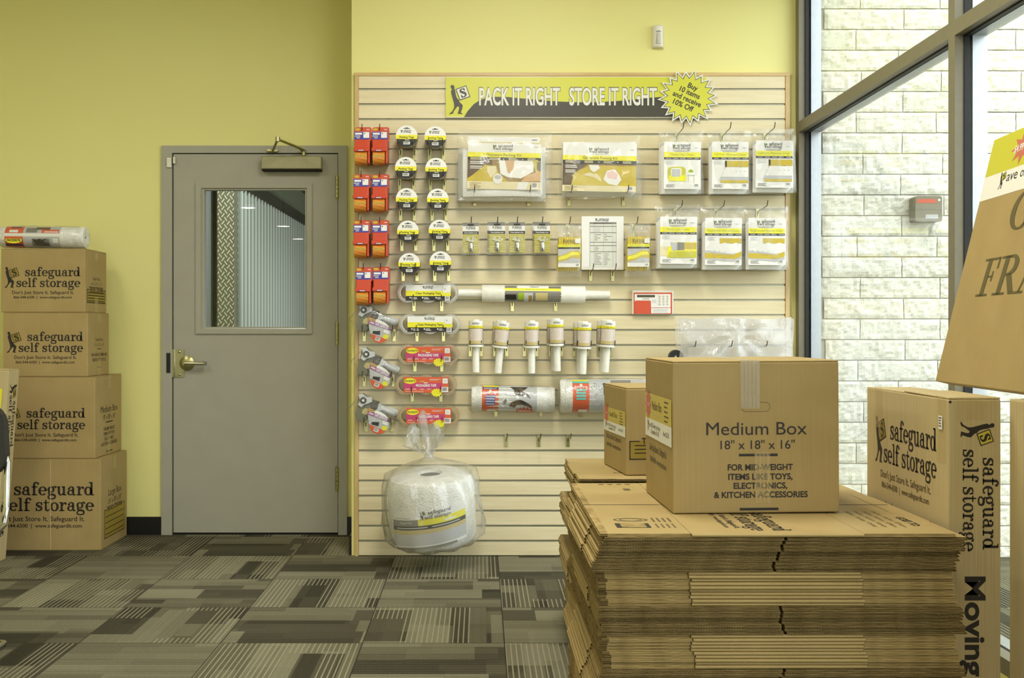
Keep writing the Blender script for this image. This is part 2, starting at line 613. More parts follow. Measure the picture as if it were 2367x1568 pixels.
    def barcode(s, x0, x1, y0, y1, z=0.0, back='p_white'):
        s.rect(x0, x1, y0, y1, back, z)
        rnd = random.Random(5)
        w = (x1 - x0)
        x = x0 + w * 0.1
        while x < x1 - w * 0.12:
            b = w * rnd.choice((0.03, 0.05, 0.08))
            s.rect(x, x + b, y0 + (y1 - y0) * 0.22, y1 - (y1 - y0) * 0.1, 'p_black', z + 0.0003)
            x += b + w * rnd.choice((0.04, 0.06))
        return s

    def lines(s, x0, x1, y1, n, dy, h, mat, z=0.0, ragged=0.35):
        """rows of print too small to read"""
        rnd = random.Random(int(abs(x0 * 1e4) + n))
        for k in range(n):
            s.rect(x0, x1 - (x1 - x0) * ragged * rnd.random(), y1 - k * dy - h, y1 - k * dy, mat, z)
        return s

    def star(s, cx, cy, r1, r0, n, mat, z=0.0, z0=None, sx=1.0, sy=1.0, ph=0.0, side=None):
        pts = []
        for k in range(2 * n):
            r = r1 if k % 2 == 0 else r0
            a = ph + PI * k / n
            pts.append((cx + sx * r * math.cos(a), cy + sy * r * math.sin(a)))
        return s.poly(pts, mat, z) if z0 is None else s.prism(pts, z0, z, mat, side)

    def build(s, name, parent=None, loc=None, rot=None):
        me = bpy.data.meshes.new(name)
        me.from_pydata(s.v, [], s.f)
        names = list(dict.fromkeys(s.m))
        for nm in names:
            me.materials.append(MATS[nm])
        ix = {nm: k for k, nm in enumerate(names)}
        me.polygons.foreach_set('material_index', [ix[x] for x in s.m])
        me.polygons.foreach_set('use_smooth', s.s)
        me.update()
        if any(s.s):
            me.set_sharp_from_angle(angle=R(42))
        o = bpy.data.objects.new(name, me)
        COL.objects.link(o)
        if parent is not None:
            o.parent = parent
        if loc is not None:
            o.location = loc
        if rot is not None:
            o.rotation_euler = rot
        return o


def tag(o, label=None, cat=None, group=None, kind=None):
    for k, v in (('label', label), ('category', cat), ('group', group), ('kind', kind)):
        if v:
            o[k] = v
    return o


def thing(name, label, cat, loc=(0, 0, 0), rot=(0, 0, 0), group=None):
    o = bpy.data.objects.new(name, None)
    o.empty_display_size = 0.05
    COL.objects.link(o)
    o.location = loc
    o.rotation_euler = rot
    return tag(o, label, cat, group)


def copy_tree(o, parent=None):
    c = o.copy()
    COL.objects.link(c)
    c.parent = parent
    for ch in list(o.children):
        copy_tree(ch, c)
    return c


def structure(mb, name, parent=None, **kw):
    o = mb.build(name, parent, **kw)
    if parent is None:
        o['kind'] = 'structure'
    return o


def P(px, py, Y):
    """the point at depth Y that a spot of the photograph shows"""
    return ((px - CX) * Y / F, Y, EYE - (py - CY) * Y / F)


WR = (PI / 2, 0, 0)      # turns (right, up, towards the viewer) to the room


def hung(name, label, cat, px, py, n, group=None, roll=0.0):
    """a thing in front of the slatwall: its root and the size of one photo pixel at that depth"""
    o = thing(name, label, cat, P(px, py, YS - n), (PI / 2, roll, 0), group)
    return o, (YS - n) / F


# ------------------------------------------------------------------ lettering: a heavy slab face drawn with strokes
def arc(cx, cy, rx, ry, a0, a1, thin, thick, n=14):
    pts, ws = [], []
    for k in range(n + 1):
        a = R(a0 + (a1 - a0) * k / n)
        pts.append((cx + rx * math.cos(a), cy + ry * math.sin(a)))
        ws.append(thin + (thick - thin) * abs(math.cos(a)) ** 1.5)
    return pts, ws


def spline(pts, ws, n=5):
    out, ow = [], []
    for i in range(len(pts) - 1):
        p0, p1, p2, p3 = pts[max(i - 1, 0)], pts[i], pts[i + 1], pts[min(i + 2, len(pts) - 1)]
        for k in range(n):
            q = k / n
            out.append(tuple(0.5 * (2 * p1[j] + (p2[j] - p0[j]) * q + (2 * p0[j] - 5 * p1[j] + 4 * p2[j] - p3[j]) * q * q + (3 * p1[j] - p0[j] - 3 * p2[j] + p3[j]) * q ** 3) for j in (0, 1)))
            ow.append(ws[i] + (ws[i + 1] - ws[i]) * q)
    return out + [pts[-1]], ow + [ws[-1]]


def bar(x0, x1, y0, y1):
    return ([((x0 + x1) / 2, y0), ((x0 + x1) / 2, y1)], [x1 - x0] * 2)


def ball(cx, cy, r):
    return ('ball', cx, cy, r)


ST, SF = 25, 12        # stem, serif
SLAB = {
    's': (92, [spline([(78, 70), (66, 90), (44, 94), (22, 84), (22, 66), (46, 52), (70, 38), (72, 18), (48, 6), (24, 10), (12, 30)], [10, 11, 13, 20, 25, 27, 25, 20, 13, 11, 10]), bar(70, 82, 62, 100), bar(8, 20, 0, 38)]),
    'a': (106, [spline([(24, 74), (34, 90), (54, 94), (70, 84), (72, 66), (72, 20), (80, 6), (100, 8)], [10, 12, 14, 22, ST, ST, 18, 10]), ball(25, 73, 13), arc(42, 30, 26, 24, 60, 310, 11, 24), bar(48, 72, 48, 60)]),
    'f': (80, [spline([(34, 0), (34, 100), (36, 128), (52, 144), (74, 140)], [ST, ST, ST, 16, 12]), ball(78, 130, 13), bar(6, 74, 88, 100), bar(8, 70, 0, SF)]),
    'e': (100, [arc(50, 49, 36, 44, 0, 318, 11, 27, 22), bar(24, 92, 46, 57), bar(80, 92, 48, 58)]),
    'g': (106, [arc(44, 64, 28, 30, 0, 360, 10, 24, 22), spline([(64, 86), (78, 98), (92, 98)], [10, 12, 12]), ball(94, 91, 12), spline([(28, 40), (16, 26), (28, 12), (60, 8), (86, -2), (84, -30), (50, -40), (16, -32), (14, -12), (34, 4)], [10, 13, 20, 24, 22, 18, 14, 16, 16, 12])]),
    'u': (114, [spline([(26, 100), (26, 34), (36, 10), (54, 6), (76, 24)], [ST, ST, 20, 14, 10]), bar(70, 94, 0, 100), bar(4, 34, 88, 100), bar(56, 90, 88, 100), bar(80, 110, 0, SF)]),
    'r': (90, [bar(20, 44, 0, 100), bar(4, 64, 0, SF), bar(4, 32, 88, 100), spline([(42, 60), (52, 84), (70, 94)], [10, 12, 16]), ball(76, 84, 14)]),
    'd': (114, [arc(44, 48, 32, 44, 0, 360, 11, 26, 24), bar(70, 94, 0, 148), bar(52, 84, 136, 148), bar(82, 110, 0, SF)]),
    'l': (64, [bar(20, 44, 0, 148), bar(4, 32, 136, 148), bar(4, 60, 0, SF)]),
    't': (78, [spline([(32, 128), (32, 28), (42, 8), (58, 6), (74, 24)], [12, ST, 20, 14, 9]), bar(4, 70, 88, 100)]),
    'o': (102, [arc(51, 48, 36, 44, 0, 360, 11, 28, 26)]),
    ' ': (52, []),
}
CAP = {
    'S': (96, [spline([(82, 104), (70, 128), (48, 134), (22, 122), (22, 98), (48, 78), (76, 56), (78, 26), (50, 8), (24, 14), (10, 42)], [10, 11, 14, 24, 30, 33, 30, 24, 14, 11, 10]), bar(76, 88, 96, 142), bar(6, 18, 0, 48)]),
}
RO = {      # an upright roman, slanted when it is set
    'G': (112, [arc(58, 68, 46, 62, 42, 320, 8, 24, 24), bar(78, 98, 14, 60), bar(66, 112, 54, 62), bar(90, 98, 92, 128)]),
    'L': (88, [bar(22, 42, 0, 136), bar(4, 60, 128, 136), bar(4, 80, 0, 8), bar(76, 84, 0, 40)]),
    'A': (112, [([(22, 4), (56, 138)], [8, 8]), ([(92, 4), (56, 138)], [24, 22]), bar(34, 78, 44, 51), bar(4, 42, 0, 8), bar(72, 112, 0, 8)]),
    'S': (84, [spline([(74, 104), (60, 126), (42, 130), (20, 120), (18, 98), (42, 76), (68, 54), (70, 26), (44, 6), (22, 12), (10, 40)], [6, 8, 9, 18, 22, 24, 22, 18, 9, 8, 6]), bar(72, 78, 92, 136), bar(6, 12, 0, 44)]),
    'F': (84, [bar(22, 42, 0, 136), bar(4, 62, 0, 8), bar(4, 82, 128, 136), bar(74, 82, 96, 136), bar(40, 62, 66, 73), bar(58, 65, 52, 88)]),
    'R': (104, [bar(22, 42, 0, 136), bar(4, 62, 0, 8), bar(4, 50, 128, 136), spline([(42, 132), (66, 130), (80, 112), (78, 86), (60, 72), (42, 70)], [8, 12, 20, 20, 12, 8]), ([(58, 70), (92, 4)], [22, 22]), bar(84, 108, 0, 8)]),
    'I': (58, [bar(20, 40, 0, 136), bar(4, 56, 128, 136), bar(4, 56, 0, 8)]),
    'E': (88, [bar(22, 42, 0, 136), bar(4, 82, 0, 8), bar(4, 80, 128, 136), bar(74, 81, 98, 136), bar(76, 84, 0, 40), bar(40, 62, 66, 73), bar(58, 65, 52, 88)]),
}


def setline(mb, st, x, y, w, h, mat, z=0.0, face=SLAB, unit=100.0, slant=0.0):
    """a line in one of the drawn faces: x-height (or unit) h on baseline y, fitted to width w"""
    nat = sum(face[c][0] for c in st)
    ky = h / unit
    kx = w / nat if w else ky
    cx = 0
    for c in st:
        adv, parts = face[c]
        T = lambda p, cx=cx: (x + (cx + p[0]) * kx + p[1] * ky * slant, y + p[1] * ky)
        for p in parts:
            if p[0] == 'ball':
                mb.poly([T((p[1] + p[3] * math.cos(2 * PI * k / 12), p[2] + p[3] * math.sin(2 * PI * k / 12))) for k in range(12)], mat, z)
            else:
                mb.stroke(p[0], p[1], mat, z, T)
        cx += adv


MAN = [(131, 393), (100, 402), (104, 392), (122, 378), (140, 346), (139, 316), (130, 282), (118, 240), (113, 212), (122, 198), (112, 184), (110, 170), (120, 161), (134, 163), (142, 174), (141, 190), (148, 206), (153, 240), (162, 268), (180, 285), (183, 300),
       (196, 312), (210, 326), (206, 352), (194, 386), (208, 394), (206, 399), (168, 396), (178, 362), (181, 344), (168, 334), (154, 352), (136, 376)]
CRATE = [(150, 195), (238, 165), (271, 258), (185, 288)]


def man(mb, x, y, w, h, ink, fill, z=0.0, skew=0.0):
    """the house mark: a stooping figure with a lettered crate (x, y: lower left)"""
    T = lambda p: (x + (p[0] - 100) / 171 * w, y + (402 - p[1]) / 241 * h)
    mb.poly([T(p) for p in MAN][::-1], ink, z)
    c = (sum(p[0] for p in CRATE) / 4, sum(p[1] for p in CRATE) / 4)
    mb.poly([T(p) for p in CRATE][::-1], ink, z + 0.0003)
    mb.poly([T((c[0] + (p[0] - c[0]) * 0.86, c[1] + (p[1] - c[1]) * 0.86)) for p in CRATE][::-1], fill, z + 0.0006)
    a = R(18)
    for p, ws in CAP['S'][1] and [(q[0], q[1]) for q in CAP['S'][1]]:
        pts = [((q[0] - 47) * 0.52, (q[1] - 71) * 0.52) for q in p]
        pts = rot_z(pts, a)
        mb.stroke([(c[0] + q[0], c[1] - q[1]) for q in pts], [v * 0.62 for v in ws], ink, z + 0.0009, T)


def logo(mb, x, y, w, ink, fill, z=0.0, tagline=True, ink2=None, ky=1.0):
    """mark and two-line name; x, y: left end and lower baseline; w: whole width"""
    k = w / 615.0
    q = k * ky
    man(mb, x, y - 8 * q, 122 * k, 170 * q, ink, fill, z)
    setline(mb, 'safeguard', x + 164 * k, y + 88 * q, 452 * k, 50 * q, ink, z)
    setline(mb, 'self storage', x + 94 * k, y, 521 * k, 50 * q, ink, z)
    if tagline:
        mb.text("Don't Just Store It. Safeguard It.", x + 62 * k, y - 56 * q, 500 * k, 27 * q, ink2 or ink, z, 0.008)
        mb.text('866-544-6500  |  www.safeguardit.com', x + 74 * k, y - 92 * q, 472 * k, 21 * q, ink2 or ink, z, 0.012)


# ------------------------------------------------------------------ setting
JX = -0.648                      # edge of the nearer wall that carries the slatwall
YW = 5.56                        # its face
mb = MB()
mb.box(X0 - 0.2, 4.5, YN - 0.2, 14.5, -0.1, 0.0, 'carpet')
structure(mb, 'floor')
mb = MB()
mb.box(X0 - 0.2, X1 + 0.12, YN - 0.2, YB + 0.1, CEIL, CEIL + 0.1, 'ceiling_tile')
structure(mb, 'ceiling')
DX0, DX1, DZ = -1.767, -0.738, 2.159         # outside of the door frame
LX0, LX1, LZ = -1.702, -0.791, 2.113         # door leaf
mb = MB()
mb.box(X0, DX0 + 0.02, YB, YB + 0.12, 0, CEIL, 'wall_paint')
mb.box(DX1 - 0.02, JX + 0.1, YB, YB + 0.12, 0, CEIL, 'wall_paint')
mb.box(DX0 + 0.02, DX1 - 0.02, YB, YB + 0.12, DZ - 0.02, CEIL, 'wall_paint')
structure(mb, 'wall_back')
mb = MB()
mb.box(JX, 1.69, YW, YB + 0.12, 0, CEIL, 'wall_paint')
structure(mb, 'wall_projecting')
mb = MB()
mb.box(X0 - 0.12, X0, YN, YB + 0.12, 0, CEIL, 'wall_paint')
structure(mb, 'wall_left')
mb = MB()
for a, b in ((X0, -2.4), (1.3, X1 + 0.1)):
    mb.box(a, b, YN - 0.12, YN, 0, CEIL, 'white_paint')
mb.box(-2.4, 1.3, YN - 0.12, YN, 0, 0.2, 'white_paint')
mb.box(-2.4, 1.3, YN - 0.12, YN, 2.8, CEIL, 'white_paint')
structure(mb, 'wall_front')
mb = MB()
mb.box(X1, X1 + 0.11, YN, YW, 3.0, CEIL, 'wall_paint')
mb.box(X1, X1 + 0.11, YN, YW, 0, 0.09, 'wall_paint')
mb.box(X1, X1 + 0.11, YN, -2.5, 0, CEIL, 'wall_paint')
structure(mb, 'wall_right')
mb = MB()
mb.box(X0, DX0, YB - 0.012, YB, 0, 0.099, 'black_rubber')
mb.box(DX1, JX, YB - 0.012, YB, 0, 0.099, 'black_rubber')
structure(mb, 'baseboard_back')
mb = MB()
mb.box(JX - 0.012, JX, YW, YB - 0.012, 0, 0.099, 'black_rubber')
structure(mb, 'baseboard_side')

# ---- door
door = MB()
door.box(DX0, LX0 - 0.006, YB - 0.018, YB + 0.13, 0, DZ, 'door_paint')
door.box(LX1 + 0.004, DX1, YB - 0.018, YB + 0.13, 0, DZ, 'door_paint')
door.box(LX0 - 0.006, LX1 + 0.004, YB - 0.018, YB + 0.13, LZ + 0.005, DZ, 'door_paint')
door.box(LX0 - 0.006, LX0 + 0.02, YB + 0.055, YB + 0.13, 0, LZ + 0.01, 'gap_black')
door.box(LX1 - 0.02, LX1 + 0.004, YB + 0.055, YB + 0.13, 0, LZ + 0.01, 'gap_black')
door.box(LX0 - 0.006, LX1 + 0.004, YB + 0.055, YB + 0.13, LZ - 0.02, LZ + 0.006, 'gap_black')
door.box(LX0 - 0.006, LX1 + 0.004, YB - 0.005, YB + 0.13, 0, 0.006, 'gap_black')
door = structure(door, 'door_1')
gx0, gx1, gz0, gz1 = P(473, 0, YB)[0], P(706, 0, YB)[0], P(0, 756, YB)[2], P(0, 440, YB)[2]
leaf = MB()
ly0, ly1 = YB - 0.008, YB + 0.036
leaf.box(LX0, gx0, ly0, ly1, 0.012, LZ, 'door_paint')
leaf.box(gx1, LX1, ly0, ly1, 0.012, LZ, 'door_paint')
leaf.box(gx0, gx1, ly0, ly1, 0.012, gz0, 'door_paint')
leaf.box(gx0, gx1, ly0, ly1, gz1, LZ, 'door_paint')
leaf = leaf.build('door_leaf', door)
ox0, ox1, oz0, oz1 = P(454, 0, YB)[0], P(722, 0, YB)[0], P(0, 772, YB)[2], P(0, 424, YB)[2]
lk = MB()


def picture_frame(mb, x0, x1, z0, z1, i0, i1, j0, j1, ya, yb, mat):
    """mitred bevelled moulding: outer rectangle x,z at depth ya, inner rectangle i,j at depth yb"""
    o = [(x0, ya, z0), (x1, ya, z0), (x1, ya, z1), (x0, ya, z1)]
    m_ = [(x0 + 0.028, ya, z0 + 0.028), (x1 - 0.028, ya, z0 + 0.028), (x1 - 0.028, ya, z1 - 0.028), (x0 + 0.028, ya, z1 - 0.028)]
    i = [(i0, yb, j0), (i1, yb, j0), (i1, yb, j1), (i0, yb, j1)]
    b = [(p[0], YB, p[2]) for p in o]
    mb.add(b + o + m_ + i, [(k + 4 * q, (k + 1) % 4 + 4 * q, (k + 1) % 4 + 4 * q + 4, k + 4 * q + 4) for q in range(3) for k in range(4)], mat)


picture_frame(lk, ox0, ox1, oz0, oz1, gx0, gx1, gz0, gz1, ly0 - 0.011, ly0 + 0.012, 'door_paint')
lk.build('window_surround', leaf)
gp = MB()
gp.box(gx0, gx1, YB + 0.012, YB + 0.018, gz0, gz1, 'glass')
gp.build('window_pane', leaf)
# closer: body on the leaf, two-piece arm to the frame head
c0, c1 = P(604, 391, YB - 0.06), P(743, 361, YB - 0.06)
cl = MB()
cl.rbox(c0[0], c1[0], YB - 0.066, ly0 + 0.001, c0[2], c1[2], 'closer_paint', 0.005)
cl.box(c0[0] + 0.002, c1[0] - 0.002, YB - 0.06, ly0, c0[2] - 0.008, c0[2] + 0.004, 'gap_black')
cl = cl.build('door_closer', leaf)
am = MB()
sp = Vector(P(702, 352, YB - 0.035))
el = Vector(P(642, 322, 5.86))
br = Vector(P(630, 349, YB - 0.02))
am.tube([sp + Vector((0, 0, -0.02)), sp + Vector((0, 0, 0.012))], 0.012, 'brass_dull', 10)
am.tube([sp + Vector((0, 0, 0.008)), sp * 0.86 + el * 0.14 + Vector((0, 0, 0.012)), el], [0.011, 0.008, 0.007], 'brass_dull', 8)
am.tube([el + Vector((0, 0, -0.012)), el + Vector((0, 0, 0.012))], 0.013, 'nickel', 10)
am.tube([el, br], 0.007, 'brass_dull', 8)
am.rbox(br.x - 0.03, br.x + 0.03, YB - 0.034, YB - 0.017, br.z - 0.008, br.z + 0.008, 'brass_dull', 0.003)
for s in (-1, 1):
    am.lathe([(0.0, 0), (0.006, 0.001), (0.006, 0.004), (0, 0.006)], 'nickel', 10, 'z')
am.build('closer_arm', cl)
for a, b in ((407, 458), (745, 797), (1081, 1133)):
    h = MB()
    q0, q1 = P(779, b, YB - 0.02), P(779, a, YB - 0.02)
    zs = [q0[2] + (q1[2] - q0[2]) * k / 5 for k in range(6)]
    h.tube([(q0[0], YB - 0.018, q0[2] - 0.008), (q0[0], YB - 0.018, q0[2])], 0.006, 'brass_dull', 10)
    for k in range(5):
        h.tube([(q0[0], YB - 0.018, zs[k] + 0.001), (q0[0], YB - 0.018, zs[k + 1] - 0.001)], 0.0095, 'brass_dull', 12)
    h.tube([(q0[0], YB - 0.018, q1[2]), (q0[0], YB - 0.018, q1[2] + 0.008)], 0.006, 'brass_dull', 10)
    h.build('hinge', door)
ks = YB / F
hd = MB()
o_ = P(432, 840, ly0)
hd.M = frame(o_, (1, 0, 0), (0, 0, 1))
hd.lathe([(0.0, 0.016), (0.02, 0.016), (0.03, 0.012), (0.042, 0.006), (0.043, 0.0)], 'brass_dull', 32)
hd.lathe([(0.0, 0.05), (0.011, 0.05), (0.013, 0.046), (0.014, 0.012)], 'nickel', 20)
hd.tube([(0, 0, 0.046), (0.03, 0, 0.05), (0.075, 0.0, 0.05), (0.104, 0, 0.046)], [0.013, 0.0115, 0.01, 0.0105], 'nickel', 12)
hd.rbox(0.096, 0.118, -0.011, 0.011, 0.034, 0.054, 'frame_bronze', 0.003)
hd.build('lever_handle', leaf)
lg = MB()
lg.M = frame(P(411, 840, ly0 - 0.001), (1, 0, 0), (0, 0, 1))
lg.rrect(-0.036, 0.036, -0.077, 0.077, 0.006, 'nickel', 0.006, 0.0)
lg.rbox(-0.02, -0.013, -0.077, 0.077, 0.004, 0.01, 'nickel', 0.002)
for y in (0.063, -0.063):
    lg.M = frame(P(415, 840, ly0 - 0.006), (1, 0, 0), (0, 0, 1)) @ Matrix.Translation((0, y, 0))
    lg.lathe([(0, 0.006), (0.005, 0.005), (0.008, 0.002), (0.009, 0)], 'nickel', 14)
lg.build('latch_guard', leaf)
sk = MB()
a, b = P(387, 862, YB), P(396, 816, YB)
sk.box(a[0], b[0], YB - 0.021, YB - 0.015, a[2], b[2], 'black_rubber')
sk.build('strike_plate', door)
for (x0_, x1_, y0_, y1_), n_, pa in (((386, 397, 365, 388), 'alarm_magnet', door), ((400.5, 405.5, 363, 379), 'alarm_contact', leaf)):
    s_ = MB()
    a, b = P(x0_, y1_, YB - 0.02), P(x1_, y0_, YB - 0.02)
    s_.rbox(a[0], b[0], YB - 0.032, YB - 0.008, a[2], b[2], 'white_plastic', 0.004)
    s_.build(n_, pa)

# ---- storage hall beyond the door
hw = MB()
HX = -1.995
hw.box(HX - 0.2, HX - 0.03, 9.02, 16.0, 0, 3.6, 'hall_dark')
NC = 50
pts = []
for k in range(NC * 4 + 1):
    y = 9.0 + 0.14 * k / 4
    pts.append((HX + 0.03 * math.cos(PI * k / 2), y))
zt = EYE + 1.175
hw.add([(p[0], p[1], z) for z in (0.02, zt) for p in pts], [(k, k + 1, k + 2 + NC * 4, k + 1 + NC * 4) for k in range(NC * 4)], 'corrugated_shaded', True)
hw.box(HX - 0.03, HX + 0.03, 9.0, 16.0, zt, zt + 0.11, 'hall_dark')  # dark strip painted as the shadow gap above the panels
hw.box(HX - 0.03, HX + 0.09, 9.0, 16.0, zt + 0.11, zt + 0.30, 'hall_trim')
hw.box(HX - 0.03, HX + 0.03, 9.0, 16.0, zt + 0.3, zt + 0.5, 'hall_dark')
hw.box(HX - 0.03, HX + 0.2, 9.0, 16.0, zt + 0.5, 3.6, 'hall_brown')
hw.add([(x, y, z) for z in (0, 3.4) for x, y in ((-2.185, 9.1), (-2.105, 8.84), (-1.985, 8.9), (-1.985, 9.05))], [(0, 1, 5, 4), (1, 2, 6, 5), (2, 3, 7, 6)], 'diamond_plate')
hw.box(-2.7, -2.185, 8.95, 9.1, 0, 3.4, 'hall_grey')
structure(hw, 'wall_hall_left')
hw = MB()
hw.box(0.6, 0.75, YB + 0.2, 16, 0, 3.6, 'white_paint')
structure(hw, 'wall_hall_right')
hw = MB()
hw.box(-2.8, 0.75, 16, 16.1, 0, 3.6, 'hall_grey')
structure(hw, 'wall_hall_far')
hw = MB()
hw.box(-2.8, -2.7, YB + 0.12, 9.1, 0, 3.6, 'hall_grey')
structure(hw, 'wall_hall_near')
hw = MB()
hw.box(-2.8, 0.75, YB + 0.12, 16.1, 3.6, 3.7, 'hall_dark')
structure(hw, 'ceiling_hall')

# ---- window wall: aluminium storefront
win = MB()
fz0, fz1 = 0.09, 3.0
MUL = [5.53, 3.747, 1.95, 0.15, -1.65, -2.45]


def storefront(mb, a, b, y0, y1, z0, z1):
    """a bar of the frame, room face at X1, with its glazing stop and outer half"""
    mb.box(X1, X1 + 0.046, y0, y1, z0, z1, 'frame_bronze')


win.box(X1 + 0.0, X1 + 0.046, 5.505, 5.56, fz0, fz1, 'frame_bronze')
win.box(X1 + 0.030, X1 + 0.0475, 5.496, 5.556, fz0, fz1, 'gasket')
win.box(X1 + 0.06, X1 + 0.11, 5.5, 5.56, fz0, fz1, 'alu')
win.box(X1, X1 + 0.046, -2.5, 5.56, fz0, fz0 + 0.05, 'frame_bronze')
win.box(X1 + 0.06, X1 + 0.11, -2.5, 5.56, fz0, fz0 + 0.05, 'alu')
win.box(X1, X1 + 0.046, -2.5, 5.56, fz1 - 0.05, fz1, 'frame_bronze')
win.box(X1 + 0.06, X1 + 0.11, -2.5, 5.56, fz1 - 0.05, fz1, 'alu')
win = structure(win, 'window_1')
for y in MUL[1:]:
    m_ = MB()
    m_.box(X1, X1 + 0.046, y - 0.051, y, fz0, fz1, 'frame_bronze')
    m_.box(X1 + 0.030, X1 + 0.048, y - 0.056, y + 0.005, fz0, fz1, 'gasket')
    m_.box(X1 + 0.06, X1 + 0.11, y - 0.051, y, fz0, fz1, 'alu')
    m_.build('mullion', win)
TZ = 2.125
prev = 5.505
for y in MUL[1:]:
    tr_ = MB()
    tr_.box(X1, X1 + 0.046, y, prev, TZ, TZ + 0.052, 'frame_bronze')
    tr_.box(X1 + 0.03, X1 + 0.048, y, prev, TZ - 0.005, TZ + 0.057, 'gasket')
    tr_.box(X1 + 0.06, X1 + 0.11, y, prev, TZ, TZ + 0.052, 'alu')
    tr_.build('transom', win)
    for z0_, z1_ in ((fz0 + 0.03, TZ + 0.02), (TZ + 0.03, fz1 - 0.02)):
        g = MB()
        g.box(X1 + 0.049, X1 + 0.056, y - 0.02, prev + 0.02, z0_, z1_, 'glass')
        g.build('pane', win)
    prev = y - 0.051

# ---- outside: split-face block return wall and paving
bw = MB()
EY, EX = 5.52, 1.705
bw.box(EX, 6.0, EY + 0.012, EY + 0.3, -0.1, 4.6, 'mortar')
rnd = random.Random(3)
BH, BW_ = 0.1035, 0.40
for r_ in range(45):
    z0 = -0.05 + r_ * BH
    off = (r_ % 2) * 0.5 + rnd.uniform(-0.06, 0.06)
    for c_ in range(-1, 11):
        xa = EX + (c_ + off) * BW_
        xb = min(xa + BW_ - 0.004, 6.0)
        xa = max(xa, EX)
        if xb - xa < 0.03:
            continue
        za, zb = z0 + 0.0025, z0 + BH - 0.0025
        if xa < 3.4 and z0 < 3.4:
            nx, nz_ = max(2, int((xb - xa) / 0.016)), 7
            vs = []
            for j in range(nz_ + 1):
                for i in range(nx + 1):
                    x, z = xa + (xb - xa) * i / nx, za + (zb - za) * j / nz_
                    e = 0.75 if i in (0, nx) or j in (0, nz_) else 1.0
                    d = 0.012 + 0.012 * abs(noise.noise(Vector((x * 15, z * 15, r_ * 1.7)))) + 0.007 * noise.noise(Vector((x * 48, z * 48, 3)))
                    vs.append((x, EY + 0.012 - max(0.001, d * e), z))
            bw.add(vs, [(j * (nx + 1) + i, j * (nx + 1) + i + 1, (j + 1) * (nx + 1) + i + 1, (j + 1) * (nx + 1) + i) for j in range(nz_) for i in range(nx)], 'block')
        else:
            bw.box(xa, xb, EY - 0.004, EY + 0.02, za, zb, 'block')
structure(bw, 'wall_outside')
pv = MB()
pv.box(X1 + 0.12, 12, -14, EY, -0.08, -0.02, 'concrete')
structure(pv, 'floor_outside')
# access box on the block wall
bx = thing('card_reader', 'grey card reader box with red strip on the pale block wall outside', 'card reader')
q0, q1 = P(2116, 512, 5.44), P(2178, 453, 5.44)
m_ = MB()
m_.M = frame((q0[0], 5.44, q0[2]), (1, 0, 0), (0, 0, 1))
w_, h_ = q1[0] - q0[0], q1[2] - q0[2]
m_.rrect(0, w_, 0, h_, 0.012, 'frame_bronze', 0.0, -0.08)
m_.rect(0.008, w_ - 0.03, h_ - 0.035, h_ - 0.016, 'p_red', 0.0006)
m_.disc(0.006, 'p_white', 0.0006, w_ - 0.015, h_ - 0.02, 14)
m_.rect(0.05, w_ - 0.02, 0.014, 0.034, 'p_lgrey', 0.0006)
m_.build('reader_case', bx)

# ---- unseen troffers added for more light, and the mirrored pendants (above the picture)
for lo, (x, y, w) in zip(lamp_objs, ADDED_TROFFERS):
    t_ = thing('added_ceiling_light', 'unseen ceiling troffer added to brighten the shop floor', 'ceiling light', (x, y, CEIL), (0, 0, 0), 'added ceiling troffers')
    m_ = MB()
    for a in ((-0.32, -0.29, -0.62, 0.62), (0.29, 0.32, -0.62, 0.62), (-0.29, 0.29, -0.62, -0.59), (-0.29, 0.29, 0.59, 0.62)):
        m_.box(a[0], a[1], a[2], a[3], -0.03, 0.0, 'white_paint')
    m_.build('frame', t_)
    lo.parent = t_
    lo.location = (0, 0, -0.02)
for y, x in ((-2.3, -3.07), (-4.9, -3.07), (-7.3, -3.24)):
    t_ = thing('pendant_light', 'round pendant lamp seen mirrored in the door glass', 'pendant light', (x, y, 2.75), (0, 0, 0), 'round pendant lamps')
    m_ = MB()
    m_.lathe([(0.0, 0.05), (0.06, 0.05), (0.105, 0.0), (0.1, 0.0)], 'white_plastic', 28)
    m_.tube([(0, 0, 0.05), (0, 0, CEIL - 2.75)], 0.006, 'black_plastic', 6)
    m_.build('shade', t_)
    m_ = MB()
    m_.disc(0.098, 'lamp_glow', 0.004)
    m_.build('diffuser', t_)


# ------------------------------------------------------------------ slatwall
def gz(k):
    return EYE - (206 + 34.82 * k - CY) * YS / F


sx0, sx1 = P(829, 0, YS)[0], P(1815, 0, YS)[0]
fx0, fx1 = P(820, 0, YS)[0], P(1826, 0, YS)[0]
sw = thing('slatwall', 'pale maple slatwall panel fixed to the yellow wall', 'slatwall', ((fx0 + fx1) / 2, YW, 0.0))
m_ = MB()
ztop = P(0, 176, YS)[2]
edges = [ztop] + [gz(k) for k in range(31)] + [0.004]
for k in range(32):
    zb_, za_ = edges[k] - (0.006 if k else 0), edges[k + 1] + (0.004 if k < 31 else 0)
    m_.rbox(sx0, sx1, YS, YW - 0.002, za_, zb_, 'maple', 0.0012, 1)
m_ = m_.build('slats', sw)
m_.location = (-(fx0 + fx1) / 2, -YW, 0)
m_ = MB()
for k in range(31):
    z = gz(k)
    m_.box(sx0, sx1, YS + 0.0085, YS + 0.0125, z - 0.006, z + 0.004, 'groove_alu')
    m_.box(sx0, sx1, YS + 0.0022, YS + 0.0125, z - 0.0064, z - 0.0048, 'groove_alu')
m_ = m_.build('groove_inserts', sw)
m_.location = (-(fx0 + fx1) / 2, -YW, 0)
zt_ = P(0, 168, YS)[2]
